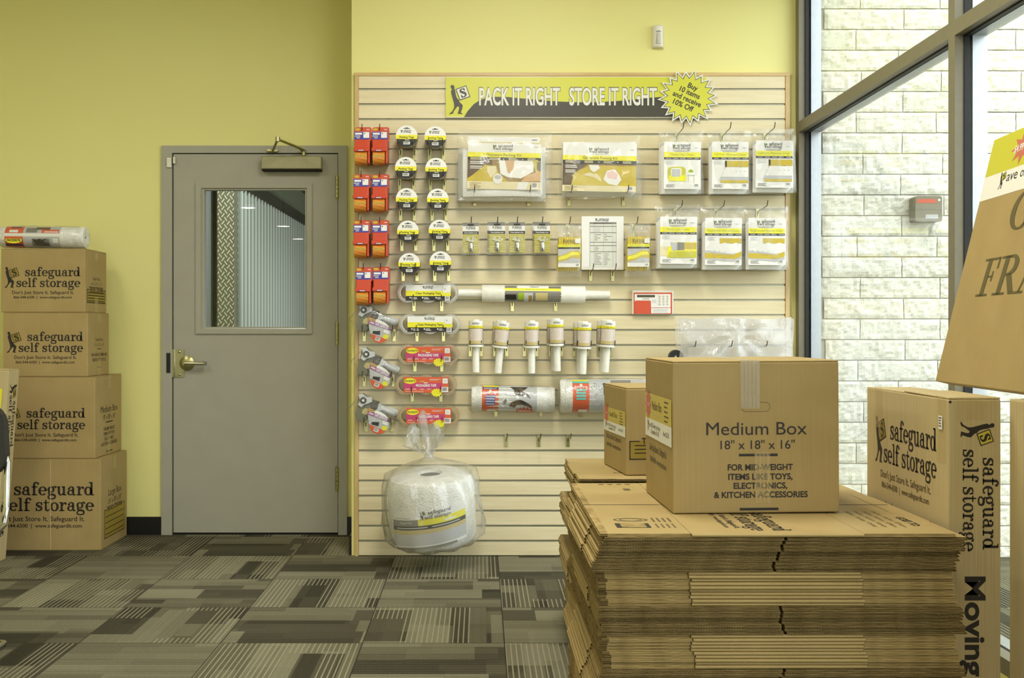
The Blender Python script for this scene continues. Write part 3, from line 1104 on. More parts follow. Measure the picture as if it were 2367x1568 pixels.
for nm, a in (('trim_board', (fx0, sx0 - 0.0005, 0.0, ztop)), ('trim_board', (sx1 + 0.0005, fx1, 0.0, ztop)), ('trim_board', (fx0 - 0.003, fx1 + 0.003, ztop, zt_))):
    m_ = MB()
    m_.rbox(a[0], a[1], YS - 0.004, YW - 0.002, a[2], a[3], 'oak_trim' if a[1] - a[0] > 1 else 'oak_trim_up', 0.0015, 1)
    m_ = m_.build(nm, sw)
    m_.location = (-(fx0 + fx1) / 2, -YW, 0)

# ------------------------------------------------------------------ hooks
HOOKS = {}
n_hook = 0


def hook(px, k, L, label, tip=False, group='chrome slatwall hooks', plate=27):
    """a hook in groove k; px: where its plate (or, with tip=True, the turned-up end of its prong) shows in the photo"""
    X = P(px, 0, YS - L - 0.01 if tip else YS)[0]
    o = thing('slatwall_hook', label, 'hook', (X, YS, gz(k)), WR, group)
    key = round(L, 3)
    if key not in HOOKS:
        a = MB()
        a.rbox(-0.0085, 0.0085, -0.058, 0.003, 0.0012, 0.0036, 'hook_plate', 0.0008, 1)
        a.box(-0.0085, 0.0085, 0.0, 0.003, -0.006, 0.0036, 'hook_plate')
        a.rbox(-0.0085, -0.0066, -0.056, -0.004, 0.003, 0.0056, 'hook_plate', 0.0006, 1)
        b = MB()
        b.tube([(0, -0.030, 0.006), (0, -0.020, 0.008), (0, -0.012, 0.016), (0, -0.010, 0.03), (0, -0.006, L * 0.6), (0, -0.003, L - 0.006), (0.0004, 0.002, L + 0.002), (0.001, 0.012, L + 0.008), (0.002, 0.024, L + 0.011)], 0.0023, 'hook_wire', 8)
        pa, pb = a.build('plate', o), b.build('prong', o)
        HOOKS[key] = (pa.data, pb.data)
    else:
        for nm, me in zip(('plate', 'prong'), HOOKS[key]):
            c = bpy.data.objects.new(nm, me)
            COL.objects.link(c)
            c.parent = o
    return o


ROWW = ['top', 'second', 'third', 'fourth', 'fifth']

# ------------------------------------------------------------------ red carded tape dispensers
def red_pack(label, px, py, n, group, proto=[]):
    if proto:
        o = copy_tree(proto[0])
        o.location = P(px, py, YS - n)
        o['label'] = label
        o['group'] = group
        return o
    o, k = hung('tape_dispenser_pack', label, 'packing tape', px, py, n, group)
    a = MB()
    a.M = Matrix.Scale(k, 4)
    a.rrect(-19, 19, -24, 9, 5, 'p_red', 0.0, -1.0)
    a.oval(-11, 4.6, 6.2, 2.8, 'p_mustard', 0.3)
    a.rect(9, 16, 3.4, 5.6, 'p_pink', 0.3)
    a.rect(-19, 17, -18.5, -1, 'p_blue', 0.3)
    a.rect(-17, -1, -7.5, -3, 'p_white', 0.5)
    a.rect(-18, -5, -12, -9.5, 'p_lgrey', 0.5)
    a.rect(-14, -6, -16, -13.5, 'p_lgrey', 0.5)
    a.rect(2, 15.5, -15, -1.5, 'p_white', 0.6)
    a.rect(4, 6, -6, -3.5, 'p_black', 0.8)
    a.build('card', o)
    b = MB()
    b.M = Matrix.Scale(k, 4)
    b.rbox(-18, 14, -44, -19, -12, 4, 'red_plastic', 1.5)
    b.rbox(-20, 15, -47, -38, -2, 7, 'red_plastic', 1.5)
    b.rbox(12, 17, -74, -20, -26, 3, 'red_plastic', 1.5)
    b.rect(-12, 5, -46, -43.5, 'p_blue', 7.2)
    b.rect(-9, 3, -45.5, -44, 'p_white', 7.4)
    b.build('dispenser_body', o)
    c = MB()
    c.M = Matrix.Translation((-3.2 * k, -60 * k, -11 * k)) @ Matrix.Scale(k, 4)
    c.lathe([(9, -14), (17.5, -14), (17.5, 14), (9, 14)], 'tape_print', 28, 'x', False, True)
    for s in (-7, 6):
        c.M = Matrix.Translation(((-3.2 + s) * k, -57 * k, (-11 + 17.6) * k)) @ Matrix.Rotation(0.2, 4, 'Z') @ Matrix.Scale(k, 4)
        c.oval(0, 0, 6, 2.6, 'p_mustard', 0.1)
        c.rect(-4, 4, -0.9, 0.9, 'p_brown', 0.3)
    c.build('tape_roll', o)
    proto.append(o)
    return o


rp = [((838, 304), (879, 304)), ((836, 413), (879, 413)), ((836, 519), (879, 519)), ((841, 628), (881, 627))]
for r_, row in enumerate(rp):
    for c_, (x, y) in enumerate(row):
        side = 'left' if c_ == 0 else 'right'
        rw = ROWW[r_] if r_ < 3 else 'lowest'
        red_pack(f'red carded tape dispenser, front one on the {side} hook of the {rw} pair', x, y, 0.13, 'red carded tape dispensers')
        red_pack(f'red carded tape dispenser behind the front one on the {side} hook of the {rw} pair', x + 2, y - 1, 0.06, 'red carded tape dispensers')
        hook(x - 2, (3, 6, 9, 12)[r_], 0.14, f'hook holding the red tape dispensers, {side} one of the {rw} pair', True)


# ------------------------------------------------------------------ round packing tape rolls
def round_roll(label, px, py, n, proto=[]):
    g = 'round carded packing tape rolls'
    if proto:
        o = copy_tree(proto[0])
        o.location = P(px, py, YS - n)
        o['label'] = label
        return o
    o, k = hung('packing_tape_roll', label, 'packing tape', px, py, n, g)
    a = MB()
    a.M = Matrix.Scale(k, 4)
    a.lathe([(25, 0.6), (25, 0)], 'p_white', 36)
    a.band(25, 3.2, 25, 'p_white', 0.6)
    a.band(25, -6.6, 3.2, 'p_lemon', 0.6)
    a.band(25, -25, -6.6, 'p_black', 0.6)
    a.disc(25, 'p_white', -0.1)
    a.rect(-7, 7, 17, 18.6, 'p_black', 0.9)
    a.rect(-2.5, 2.5, 18, 20, 'p_black', 0.9)
    man(a, -14, 7.5, 6, 7, 'p_black', 'p_green', 0.9)
    setline(a, 'safeguard', -6, 11.6, 16, 2.4, 'p_black', 0.9)
    setline(a, 'self storage', -8, 8, 18, 2.4, 'p_black', 0.9)
    a.text('Packing Tape', 0, -4.2, 33, 4.6, 'p_black', 0.9, 0.012, 'c')
    a.rect(-4, 6, -9.4, -8.2, 'p_white', 0.9)
    a.barcode(-7.5, 7.5, -19, -12.4, 0.9)
    a.build('card', o)
    b = MB()
    b.M = Matrix.Scale(k, 4)
    b.lathe([(18, -0.6), (24.6, -0.6), (24.6, -23), (18, -23)], 'grey_tape', 36, 'z', True, True)
    b.lathe([(17, -0.6), (18.5, -0.6), (18.5, -23), (17, -23)], 'p_lgrey', 36, 'z', True, True)
    b.build('tape', o)
    proto.append(o)
    return o


rolls = [((940, 315), (1006, 317)), ((938, 388), (1008, 390)), ((940, 460), (1012, 461)), ((943, 535), (1016, 533)), ((946, 610), (1018, 606))]
rk = (4, 6, 8, 10, 12)
for r_, row in enumerate(rolls):
    for c_, (x, y) in enumerate(row):
        side = 'left' if c_ == 0 else 'right'
        rw = ROWW[r_] if r_ < 4 else 'lowest'
        round_roll(f'round carded packing tape roll, front one in the {rw} row of the {side} column', x, y, 0.155)
        round_roll(f'round packing tape roll behind the front one in the {rw} row of the {side} column', x + 1, y + 1, 0.088)
        for s, w in ((-1, 'left'), (1, 'right')):
            hook(x + s * 16 + (2 if x < 1000 else 3), rk[r_], 0.165, f'{w} hook under the {rw} round tape roll of the {side} column')


# ------------------------------------------------------------------ three-roll tape packs
def tape_pack(label, px, py, kind, group):
    n = 0.075
    o, k = hung('packaging_tape_pack', label, 'packaging tape', px, py, n, group)
    clear = kind == 'clear'
    mt = 'clear_tape' if clear else 'tan_tape'
    for cx in (-47.5, 0, 47.5):
        b = MB()
        b.M = Matrix.Translation((cx * k, 0, 0)) @ Matrix.Scale(k, 4)
        b.lathe([(17.2, -1), (23.4, -1), (23.4, -22), (17.2, -22)], mt, 36, 'z', False, True)
        b.lathe([(16.6, -0.6), (17.6, -0.6), (17.6, -22.4), (16.6, -22.4)], 'p_foam' if clear else 'p_tan', 36, 'z', True, True)
        b.build('tape_roll', o)
    a = MB()
    a.M = Matrix.Scale(k, 4)
    a.rect(-52, 52, -18, 18, 'p_white', -0.2)
    if clear:
        man(a, -13, 10, 5, 6, 'p_black', 'p_green', 0.3)
        setline(a, 'safeguard', -6, 13.2, 17, 2.2, 'p_black', 0.3)
        setline(a, 'self storage', -9, 9.8, 20, 2.2, 'p_black', 0.3)
        a.rect(-52, 52, -7.6, 4.4, 'p_lemon', 0.2)
        a.text('Clear Packaging Tape', 0, -3.4, 58, 5, 'p_black', 0.5, 0.01, 'c')
        a.rect(-52, 52, -18, -7.6, 'p_black', 0.2)
        for cx in (-42, -13, 18):
            a.disc(1.8, 'p_white', 0.5, cx, -11.5, 12)
            a.lines(cx + 3, cx + 17, -10.6, 2, 3, 1.4, 'p_white', 0.5)
        a.barcode(38, 50, -18, -8, 0.8)
        a.rect(34, 51, 0, 16, 'p_white', 0.7)
        a.rect(38, 39.5, 7, 9.5, 'p_black', 0.9)
    else:
        a.rect(-52, 52, -18, 18, 'p_orange', 0.0)
        a.rect(-52, 37, -10, 4, 'p_magenta', 0.2)
        a.oval(-37, 8.8, 14, 6.6, 'p_lemon', 0.3)
        a.text('PACKRITE', -37, 6.6, 24, 4.6, 'p_black', 0.5, 0.02, 'c')
        a.text('PACKAGING TAPE', 0, -4.2, 47, 6, 'p_white', 0.5, 0.03, 'c')
        a.rect(-6, 4, 3.6, 5.4, 'p_white', 0.5)
        a.rect(-14, -4, 6.6, 9, 'p_mustard', 0.5)
        a.lines(8, 36, 13.4, 2, 2.2, 1.1, 'p_pink', 0.5)
        for cx in (-48, -31, -14, 2):
            a.lines(cx, cx + 11, -8.6, 2, 1.9, 1, 'p_pink', 0.5)
        a.rect(-48, -6, -16.4, -15.2, 'p_pink', 0.5)
        a.star(24, -18, 14, 10.5, 12, 'p_lemon', 0.4, sx=0.98, sy=0.75)
        a.barcode(36, 51, -17, -4.8, 0.7)
        a.rrect(38, 50, 3, 15, 2, 'p_white', 0.7)
        a.lines(40, 48, 12, 3, 3, 1, 'p_lgrey', 0.9)
    a.build('label_card', o)
    return o


tape_pack('clear packaging tape three-pack, upper of the two with white and yellow label', 990, 677, 'clear', 'clear tape three-packs')
tape_pack('clear packaging tape three-pack, lower of the two with white and yellow label', 994, 749.5, 'clear', 'clear tape three-packs')
for (x, y), w in zip(((990, 820), (985, 890), (991, 962)), ('top', 'middle', 'bottom')):
    tape_pack(f'red labelled tan packaging tape three-pack, {w} one of the three', x, y, 'tan', 'tan tape three-packs')
for (a, b, k), w in zip(((957, 1021, 14), (964, 1025, 16), (959, 1021, 18), (953, 1019, 20), (964, 1023, 22)), ('upper clear tape pack', 'lower clear tape pack', 'top red labelled tape pack', 'middle red labelled tape pack', 'bottom red labelled tape pack')):
    hook(a, k, 0.085, f'left hook under the {w}')
    hook(b, k, 0.085, f'right hook under the {w}')


# ------------------------------------------------------------------ bagged tape guns
def tape_gun(label, px, py, roll):
    o, k = hung('tape_gun', label, 'tape gun', px, py, 0.082, 'bagged tape guns', roll)
    s = k / 13.06
    Mx = Matrix.Diagonal((s, -s, s, 1)) @ Matrix.Translation((-836, -784, 0))
    a = MB()
    a.M = Mx
    body = [(370, 170), (500, 150), (590, 250), (790, 350), (1010, 400), (960, 600), (760, 560), (640, 700), (600, 800), (650, 900), (560, 1010), (330, 980), (300, 820), (350, 560)]
    a.prism(body[::-1], -400, -60, 'gun_grey')
    a.prism([(790, 345), (1010, 400), (950, 610), (740, 560)][::-1], -410, -20, 'gun_dark')
    a.prism([(520, 640), (600, 580), (690, 620), (690, 760), (600, 790), (490, 740)][::-1], -60, -50, 'p_tan')
    a.build('gun_body', o)
    b = MB()
    b.M = Mx
    b.prism([(370, 180), (490, 150), (620, 250), (770, 250), (800, 380), (690, 430), (560, 480), (480, 560), (370, 490), (430, 350)][::-1], -60, 10, 'gun_light')
    b.M = Mx @ Matrix.Translation((530, 350, 0))
    b.lathe([(0, 40), (92, 40), (98, 10)], 'black_plastic', 24)
    b.lathe([(52, 48), (64, 48)], 'gun_grey', 24)
    b.disc(50, 'black_plastic', 46)
    b.rect(-34, 34, -32, 32, 'p_white', 52)
    b.build('hub_knob', o)
    c = MB()
    c.M = Mx
    c.tube([(960, 560, -280), (1100, 610, -280), (1500, 720, -280), (1560, 735, -280)], [120, 110, 118, 105], 'gun_light', 16)
    c.prism([(1010, 410), (1110, 530), (1100, 620), (900, 680)][::-1], -300, -40, 'gun_light')
    c.build('handle', o)
    d = MB()
    d.M = Mx
    cd_ = [(680, 555), (900, 640), (1050, 665), (1200, 745), (1310, 860), (1355, 1000), (1335, 1130), (1260, 1245), (1140, 1325), (1010, 1350), (880, 1310), (790, 1220), (735, 1080), (700, 900)]
    d.prism(cd_[::-1], 20, 36, 'p_lgrey')
    d.poly([(680, 555), (900, 640), (880, 690), (682, 640)], 'p_red', 44)
    d.poly([(900, 640), (1050, 665), (1200, 745), (1300, 850), (1290, 870), (885, 705)], 'p_white', 44)
    d.poly([(682, 650), (885, 705), (1310, 865), (1350, 980), (690, 765)], 'p_purple', 46)
    d.poly([(735, 1060), (1250, 1250), (1140, 1325), (1010, 1350), (880, 1310), (790, 1220)], 'p_orange', 44)
    d.poly([(820, 985), (1040, 985), (1020, 1110), (800, 1060)], 'black_plastic', 44)
    d.poly([(1150, 930), (1320, 985), (1280, 1090), (1130, 1030)], 'p_white', 50)
    d.M = Mx @ Matrix.Translation((1200, 1160, 0))
    d.star(0, 0, 100, 82, 12, 'p_lemon', 48, sy=0.8)
    d.M = Mx @ Matrix.Translation((955, 1225, 0)) @ Matrix.Rotation(0.3, 4, 'Z') @ Matrix.Diagonal((1, -1, 1, 1))
    d.barcode(-72, 72, -55, 55, 52)
    d.M = Mx @ Matrix.Translation((870, 790, 0)) @ Matrix.Rotation(0.33, 4, 'Z') @ Matrix.Diagonal((1, -1, 1, 1))
    d.text('TAPE DISPENSER', 0, -20, 430, 92, 'p_white', 52, 0.02)
    d.rect(-165, -20, 0, 46, 'p_pink', 52)
    d.M = Mx @ Matrix.Translation((785, 645, 0)) @ Matrix.Rotation(0.28, 4, 'Z') @ Matrix.Diagonal((1, -1, 1, 1))
    d.oval(0, 0, 92, 46, 'p_mustard', 50)
    d.text('PACKRITE', 0, -16, 140, 34, 'p_black', 54, 0.02, 'c')
    d.build('label_card', o)
    e = MB()
    e.M = Mx
    ol = [(40, 610), (200, 420), (375, 160), (560, 170), (720, 225), (860, 320), (1010, 395), (1300, 560), (1575, 655), (1560, 800), (1530, 960), (1400, 1180), (1290, 1310), (1150, 1360), (1000, 1385), (860, 1330), (750, 1200), (500, 1040), (280, 960), (250, 830), (120, 720)]
    c_ = (850, 780)
    vs, fs = [], []
    m = len(ol)
    for q, hgt in ((1.0, -300), (0.9, 60), (0.6, 110), (0.3, 125)):
        for i, p in enumerate(ol):
            vs.append((c_[0] + (p[0] - c_[0]) * q, c_[1] + (p[1] - c_[1]) * q, hgt + 25 * noise.noise(Vector((p[0] / 90, p[1] / 90, q * 5)))))
    vs.append((c_[0], c_[1], 128))
    for r in range(3):
        for i in range(m):
            fs.append((r * m + i, r * m + (i + 1) % m, (r + 1) * m + (i + 1) % m, (r + 1) * m + i))
    fs += [(3 * m + i, 3 * m + (i + 1) % m, 4 * m) for i in range(m)]
    e.add(vs, fs, 'bag_thin', True)
    e.build('clear_bag', o)
    return o


for (x, y, rl), w, k in zip(((864, 750, 0), (866, 855, 0.12), (862, 960, 0.04)), ('top', 'middle', 'bottom'), (16, 19, 22)):
    tape_gun(f'grey tape gun in a clear bag, {w} one of the three', x, y, rl)
    hook((842, 842, 846)[k // 3 - 5], k, 0.10, f'left hook under the {w} tape gun')
    hook((911, 908, 906)[k // 3 - 5], k, 0.10, f'right hook under the {w} tape gun')


# ------------------------------------------------------------------ film bags
def pillow(mb, w, h, d, mat, seed=0, nx=16, ny=18, wr=0.15, x=0.0, y=0.0, z=0.0, flare=0.0, pinch=None, edge=0.04, back=True, ex=0.6):
    """a soft bag: front face bulging by d, wrinkled; edges wander a little; pinch: (x, y) where it hangs from a hook"""
    def pt(i, j, s):
        u, v = -1 + 2 * i / nx, -1 + 2 * j / ny
        e = 1 + edge * noise.noise(Vector((u * 1.7 + seed, v * 1.7, seed * 3.1))) + flare * v
        px, py = u * w / 2 * e, v * h / 2 * (1 + edge * noise.noise(Vector((v * 2 + seed, u * 2, 7 + seed))))
        b = (max(0, 1 - abs(u) ** 4) * max(0, 1 - abs(v) ** 4)) ** ex
        q = d * b * s
        q += d * wr * noise.noise(Vector((u * 3.2 + seed, v * 3.2, seed))) * (0.4 + b)
        if pinch:
            dx, dy = px - pinch[0], pinch[1] - py
            r = math.hypot(dx, dy)
            a = math.atan2(dx, dy)
            q += d * 0.28 * math.cos(a * 9) * math.exp(-(r / (0.5 * h)) ** 2) * min(1, r / (0.08 * h))
        return (x + px, y + py, z + q)
    vs = [pt(i, j, 1) for j in range(ny + 1) for i in range(nx + 1)]
    fs = [(j * (nx + 1) + i, j * (nx + 1) + i + 1, (j + 1) * (nx + 1) + i + 1, (j + 1) * (nx + 1) + i) for j in range(ny) for i in range(nx)]
    mb.add(vs, fs, mat, True)
    if back:
        mb.add([pt(i, j, -0.25) for j in range(ny + 1) for i in range(nx + 1)], fs, mat, True)


def header(a, x0, x1, yt, title, k, big=True):
    """the white, yellow and black top of a product card; returns the height where the picture begins"""


def kit_bag(label, px, py, title, dish):
    n = 0.15
    o, k = hung('packing_kit_bag', label, 'packing kit', px, py, n, None)
    f = MB()
    f.M = Matrix.Scale(k, 4)
    if dish:
        pillow(f, 204, 126, 34, 'foam', 3, 18, 14, 0.05, -4, -21, -35, edge=0.02, ex=0.3)
    else:
        pillow(f, 172, 128, 30, 'foam', 5, 18, 14, 0.03, 0, -4, -31, edge=0.01, ex=0.3)
    f.build('foam_pouches', o)
    c = MB()
    if dish:
        x0, x1 = -84, 85
        Y = dict(t=46, w=25, y=14, p=7, q=-42, b=-60)
    else:
        x0, x1 = -86, 84
        Y = dict(t=53, w=23, y=12, p=3, q=-46, b=-60)
    c.M = Matrix.Scale(k, 4) @ Matrix.Rotation(-0.02, 4, 'Z')
    sag = lambda x, y: 0
    c.rect(x0, x1, Y['b'], Y['t'], 'p_white', 0)
    if dish:
        c.rect(x0, x1 - 4, 50, 62, 'p_white', -2)
        c.rect(x0 + 148, x0 + 160, 55, 56.5, 'p_black', -1.6)
    man(c, -27, Y['w'] + 6, 9, 12, 'p_black', 'p_green', 0.4)
    setline(c, 'safeguard', -14, Y['w'] + 12.5, 34, 4.4, 'p_black', 0.4)
    setline(c, 'self storage', -20, Y['w'] + 6, 40, 4.4, 'p_black', 0.4)
    c.rect(-22, 18, Y['w'] + 2.4, Y['w'] + 3.4, 'p_lgrey', 0.4)
    c.rect(68, 78, Y['w'] + 13, Y['w'] + 15, 'p_lgrey', 0.4)
    c.rect(x0, x1, Y['y'], Y['w'], 'p_lemon', 0.4)
    c.text(title, 0, Y['y'] + 2.6, 80, 6.2, 'p_black', 0.7, 0.0, 'c')
    c.rect(x0, x1, Y['p'], Y['y'], 'p_black', 0.4)
    for i in range(4):
        c.lines(x0 + 6 + i * 44, x0 + 32 + i * 44, Y['y'] - 1.6, 2, 3, 1.5, 'p_cream', 0.7)
        if i:
            c.disc(1.2, 'p_white', 0.7, x0 - 5 + i * 44, Y['y'] - 4, 10)
    c.rect(x0, x1, Y['q'], Y['p'], 'p_brown' if dish else 'p_mustard', 0.4)
    c.rect(x0, x1, Y['b'], Y['q'], 'p_cream', 0.4)
    if dish:
        c.poly([(x0, 7), (-28, 7), (-26, -8), (-40, -10), (-74, -34), (x0, -34)], 'p_dbrown', 0.6)
        c.poly([(x0, -42), (x0, -36), (-72, -28), (-44, -4), (-20, -6), (-12, -22), (10, -42)], 'p_mustard', 0.7)
        c.poly([(-40, -8), (-18, -6), (-16, -20), (-30, -34), (-38, -20)], 'p_cream', 0.9)
        c.poly([(-12, 7), (70, 7), (68, -18), (40, -34), (10, -32), (-8, -24)], 'p_white', 1.0)
        c.poly([(2, 7), (24, 7), (22, -14), (14, -24), (8, -20)], 'p_skin', 1.2)
        c.poly([(66, 7), (85, 7), (85, -20), (74, -20)], 'p_straw', 1.1)
        c.poly([(76, 4), (85, 6), (85, -18), (76, -14)], 'p_grey', 1.3)
        c.poly([(40, -42), (50, -28), (85, -16), (85, -40)], 'p_skin', 1.3)
        c.oval(-14, -36, 11, 12, 'p_white', 1.2)
        c.oval(-14, -32, 8, 5, 'p_lgrey', 1.4)
        c.poly([(30, -60), (34, -42), (58, -42), (52, -60)], 'p_white', 0.8)
    else:
        c.poly([(x0, -46), (x0, 3), (-20, 3), (-44, -8), (-60, -20), (-66, -46)], 'p_dbrown', 0.6)
        c.poly([(-66, -46), (-60, -18), (-10, -30), (44, -46)], 'p_straw', 0.8)
        c.poly([(-46, -12), (-26, 0), (84, 0), (84, 3), (-30, 3)], 'p_brown', 0.7)
        c.poly([(-40, -22), (-24, -16), (-8, -22), (-6, -30)], 'p_cream', 1.0)
        c.poly([(-26, 1), (-4, 1), (0, -6), (-14, -16), (-22, -10)], 'p_white', 0.9)
        c.poly([(-24, -22), (-8, -18), (2, -28), (4, -38)], 'p_cream', 1.1)
        c.poly([(8, -32), (16, -12), (34, -8), (44, -20), (50, -32), (40, -46), (20, -42)], 'p_white', 1.2)
        c.poly([(16, -16), (30, -11), (42, -20), (38, -32), (18, -28)], 'p_pink', 1.4)
        c.poly([(50, 0), (84, 0), (84, -46), (48, -46), (60, -20)], 'p_mustard', 0.75)
    c.lines(x0 + 6, x0 + 38, Y['p'] - 3, 2, 4, 2, 'p_white', 1.5)
    c.lines(x0 + 6, x0 + 34, Y['p'] - 14, 2, 4, 2, 'p_white', 1.5)
    c.lines(x0 + 5, x0 + 34, Y['q'] - 4, 4 if dish else 3, 3.4, 1.2, 'p_brown', 0.7)
    c.barcode(x1 - 20, x1 - 6, Y['b'] + 2, Y['q'] - 1, 1.6)
    c.build('printed_card', o)
    e = MB()
    e.M = Matrix.Scale(k, 4)
    if dish:
        pillow(e, 226, 160, 22, 'bag', 1.3, 22, 18, 0.35, 0, 0, -15, flare=-0.02, edge=0.07)
    else:
        pillow(e, 192, 148, 20, 'bag', 2.7, 22, 18, 0.3, 0, -1, -14, flare=-0.02, edge=0.06)
    e.build('clear_bag', o)


kit_bag('clear bag with dishware packing kit card showing hands wrapping a plate', 1165, 378, 'Dishware Packing Kit', True)
kit_bag('clear bag with glassware packing kit card showing wrapped glasses in a box', 1387, 383, 'Glassware Packing Kit', False)
for a, w in ((1097, 'left hook under the dishware kit bag'), (1222, 'right hook under the dishware kit bag'), (1315, 'left hook under the glassware kit bag'), (1441, 'right hook under the glassware kit bag')):
    hook(a, 7, 0.175, w)


# ------------------------------------------------------------------ furniture cover bags
def cover_bag(label, px, py, title, art, n, seed, card=True, group='furniture cover bags'):
    o, k = hung('cover_bag', label, 'furniture cover', px, py, n, group)
    if card:
        c = MB()
        c.M = Matrix.Scale(k, 4) @ Matrix.Rotation(-0.008, 4, 'Z')
        c.rect(-42, 42, -64, 45, 'p_white', 0)
        man(c, -23, 27, 8, 12, 'p_black', 'p_green', 0.5)
        setline(c, 'safeguard', -12, 34, 31, 4.6, 'p_black', 0.5)
        setline(c, 'self storage', -17, 27.5, 36, 4.6, 'p_black', 0.5)
        c.rect(-22, 18, 24, 25, 'p_grey', 0.5)
        c.rect(-18, 14, 22, 22.8, 'p_grey', 0.5)
        c.rect(28, 36, 30, 32, 'p_lgrey', 0.5)
        c.rect(-42, 42, 9, 21, 'p_lemon', 0.5)
        c.text(title, 0, 13.4, 52 if len(title) < 20 else 74, 4.8, 'p_green', 0.8, 0.0, 'c')
        c.rect(-42, 42, 4, 9, 'p_black', 0.5)
        for i in range(5):
            c.rect(-38 + i * 16.4, -26 + i * 16.4, 5.8, 7.2, 'p_lgrey', 0.8)
        c.lines(-37, -18, 1, 3, 3.2, 1.1, 'p_lgrey', 0.7)
        if art == 'chair':
            c.rrect(-33, 8, -44, -13, 8, 'p_lime', 0.8)
            c.rrect(-26, -2, -36, -16, 4, 'p_white', 1.0)
            c.rrect(-31, 10, -46, -32, 4, 'p_lemon', 1.1)
            c.rrect(-24, -4, -36, -18, 3, 'p_lgrey', 1.2)
            c.poly([(14, -22), (20, -18), (26, -22), (24, -26), (16, -26)], 'p_green', 1.0)
            c.rect(14, 26, -32, -26, 'p_white', 0.9)
            c.rect(12, 30, -33, -31, 'p_lgrey', 1.0)
            c.rect(14, 15, -48, -33, 'p_tan', 1.0)
            c.rect(27, 28, -48, -33, 'p_tan', 1.0)
        elif art == 'sofa':
            c.rect(-42, -26, -46, -24, 'p_cream', 0.6)
            c.poly([(-26, -46), (-24, -24), (-12, -22), (-10, -14), (42, -14), (42, -50), (-26, -50)], 'p_lemon', 0.8)
            c.poly([(12, -15), (42, -15), (42, -30), (14, -30)], 'p_mustard', 1.0)
            c.poly([(-17, -14), (0, -16), (0, -32), (-15, -34)], 'p_lgrey', 1.1)
            c.poly([(-2, -14), (14, -15), (14, -32), (-2, -33)], 'p_grey', 1.2)
            c.poly([(-26, -50), (-20, -36), (42, -35), (42, -50)], 'p_lime', 1.1)
        elif art == 'full':
            c.rect(-12, 42, -13, 1, 'p_mustard', 0.8)
            c.poly([(-12, 1), (-8, 1), (-8, -22), (-12, -24)], 'p_mustard', 0.8)
            c.rect(22, 26, -20, -12, 'p_mustard', 0.8)
            c.poly([(-14, -26), (42, -22), (42, -44), (-26, -44), (-20, -34)], 'p_lgrey', 0.7)
            c.poly([(-10, -14), (20, -14), (42, -14), (42, -36), (-20, -36)], 'p_white', 0.9)
            c.rect(-22, 42, -50, -44, 'p_mustard', 1.0)
            for q in (12, 22, 32):
                c.rect(q, q + 3, -24, -23, 'p_grey', 1.1)
        else:
            c.rect(-8, 42, -14, -2, 'p_mustard', 0.8)
            c.poly([(-42, -30), (-8, -16), (4, -12), (16, -16), (30, -12), (42, -16), (42, -34), (20, -38)], 'p_white', 0.9)
            c.poly([(-42, -30), (20, -36), (42, -26), (42, -34), (22, -42), (-42, -38)], 'p_lgrey', 0.85)
            c.poly([(-42, -36), (22, -40), (42, -32), (42, -44), (24, -50), (-42, -48)], 'p_mustard', 1.0)
            for q in range(4):
                c.rect(-34 + q * 12, -31 + q * 12, -31 - q, -30 - q, 'p_grey', 1.1)
            c.poly([(-42, -48), (24, -50), (42, -46), (42, -51), (20, -56), (-42, -50)], 'p_lgrey', 0.9)
        c.lines(-37, -16, -54, 3, 2.6, 1, 'p_grey', 0.9)
        c.barcode(28, 39, -60, -52, 1.2)
        c.build('printed_card', o)
    f = MB()
    f.M = Matrix.Scale(k, 4)
    pillow(f, 92, 118, 9, 'foam', seed, 8, 10, 0.05, 0, -14, -13, edge=0.02)
    f.build('folded_film', o)
    e = MB()
    e.M = Matrix.Scale(k, 4)
    pillow(e, 102, 148, 9, 'bag', seed, 18, 24, 0.3, 0, 0, -7, pinch=(2, 66), edge=0.05, back=False)
    e.build('clear_bag', o)
    return o


covers = [((1577, 373), 'Plastic Chair Cover', 'chair', 'showing a yellow armchair', 1580, 3), ((1688, 373), 'Full/Twin Mattress Cover', 'full', 'showing a bed, middle of the upper row', 1689, 3), ((1789, 370), 'Full/Twin Mattress Cover', 'full', 'showing a bed, next to the window frame', 1791, 3),
          ((1568, 546), 'Plastic Sofa Cover', 'sofa', 'showing a yellow sofa', 1577, 8), ((1672, 549), 'King/Queen Mattress Cover', 'king', 'showing a bed, middle of the lower row', 1674, 8), ((1772, 549), 'King/Queen Mattress Cover', 'king', 'showing a bed, lower row nearest the window', 1774, 8)]
for i, ((x, y), ti, art, lab, tx, k) in enumerate(covers):
    nm = {'chair': 'chair cover', 'sofa': 'sofa cover', 'full': 'full mattress cover', 'king': 'king mattress cover'}[art]
    cover_bag(f'front {nm} bag {lab}', x, y, ti, art, 0.15, i * 1.37 + 0.4)
    for j in (1, 2):
        cover_bag(f'{"second" if j == 1 else "rearmost"} bag behind the front {nm} {lab}', x - (3, 1, -1, 2, 1, -1)[i] * j, y + j, ti, art, 0.15 - 0.045 * j, i * 1.37 + j * 2.1, card=(j == 1))
    hook(tx, k, 0.185, f'hook through the {nm} bags {lab}', True)


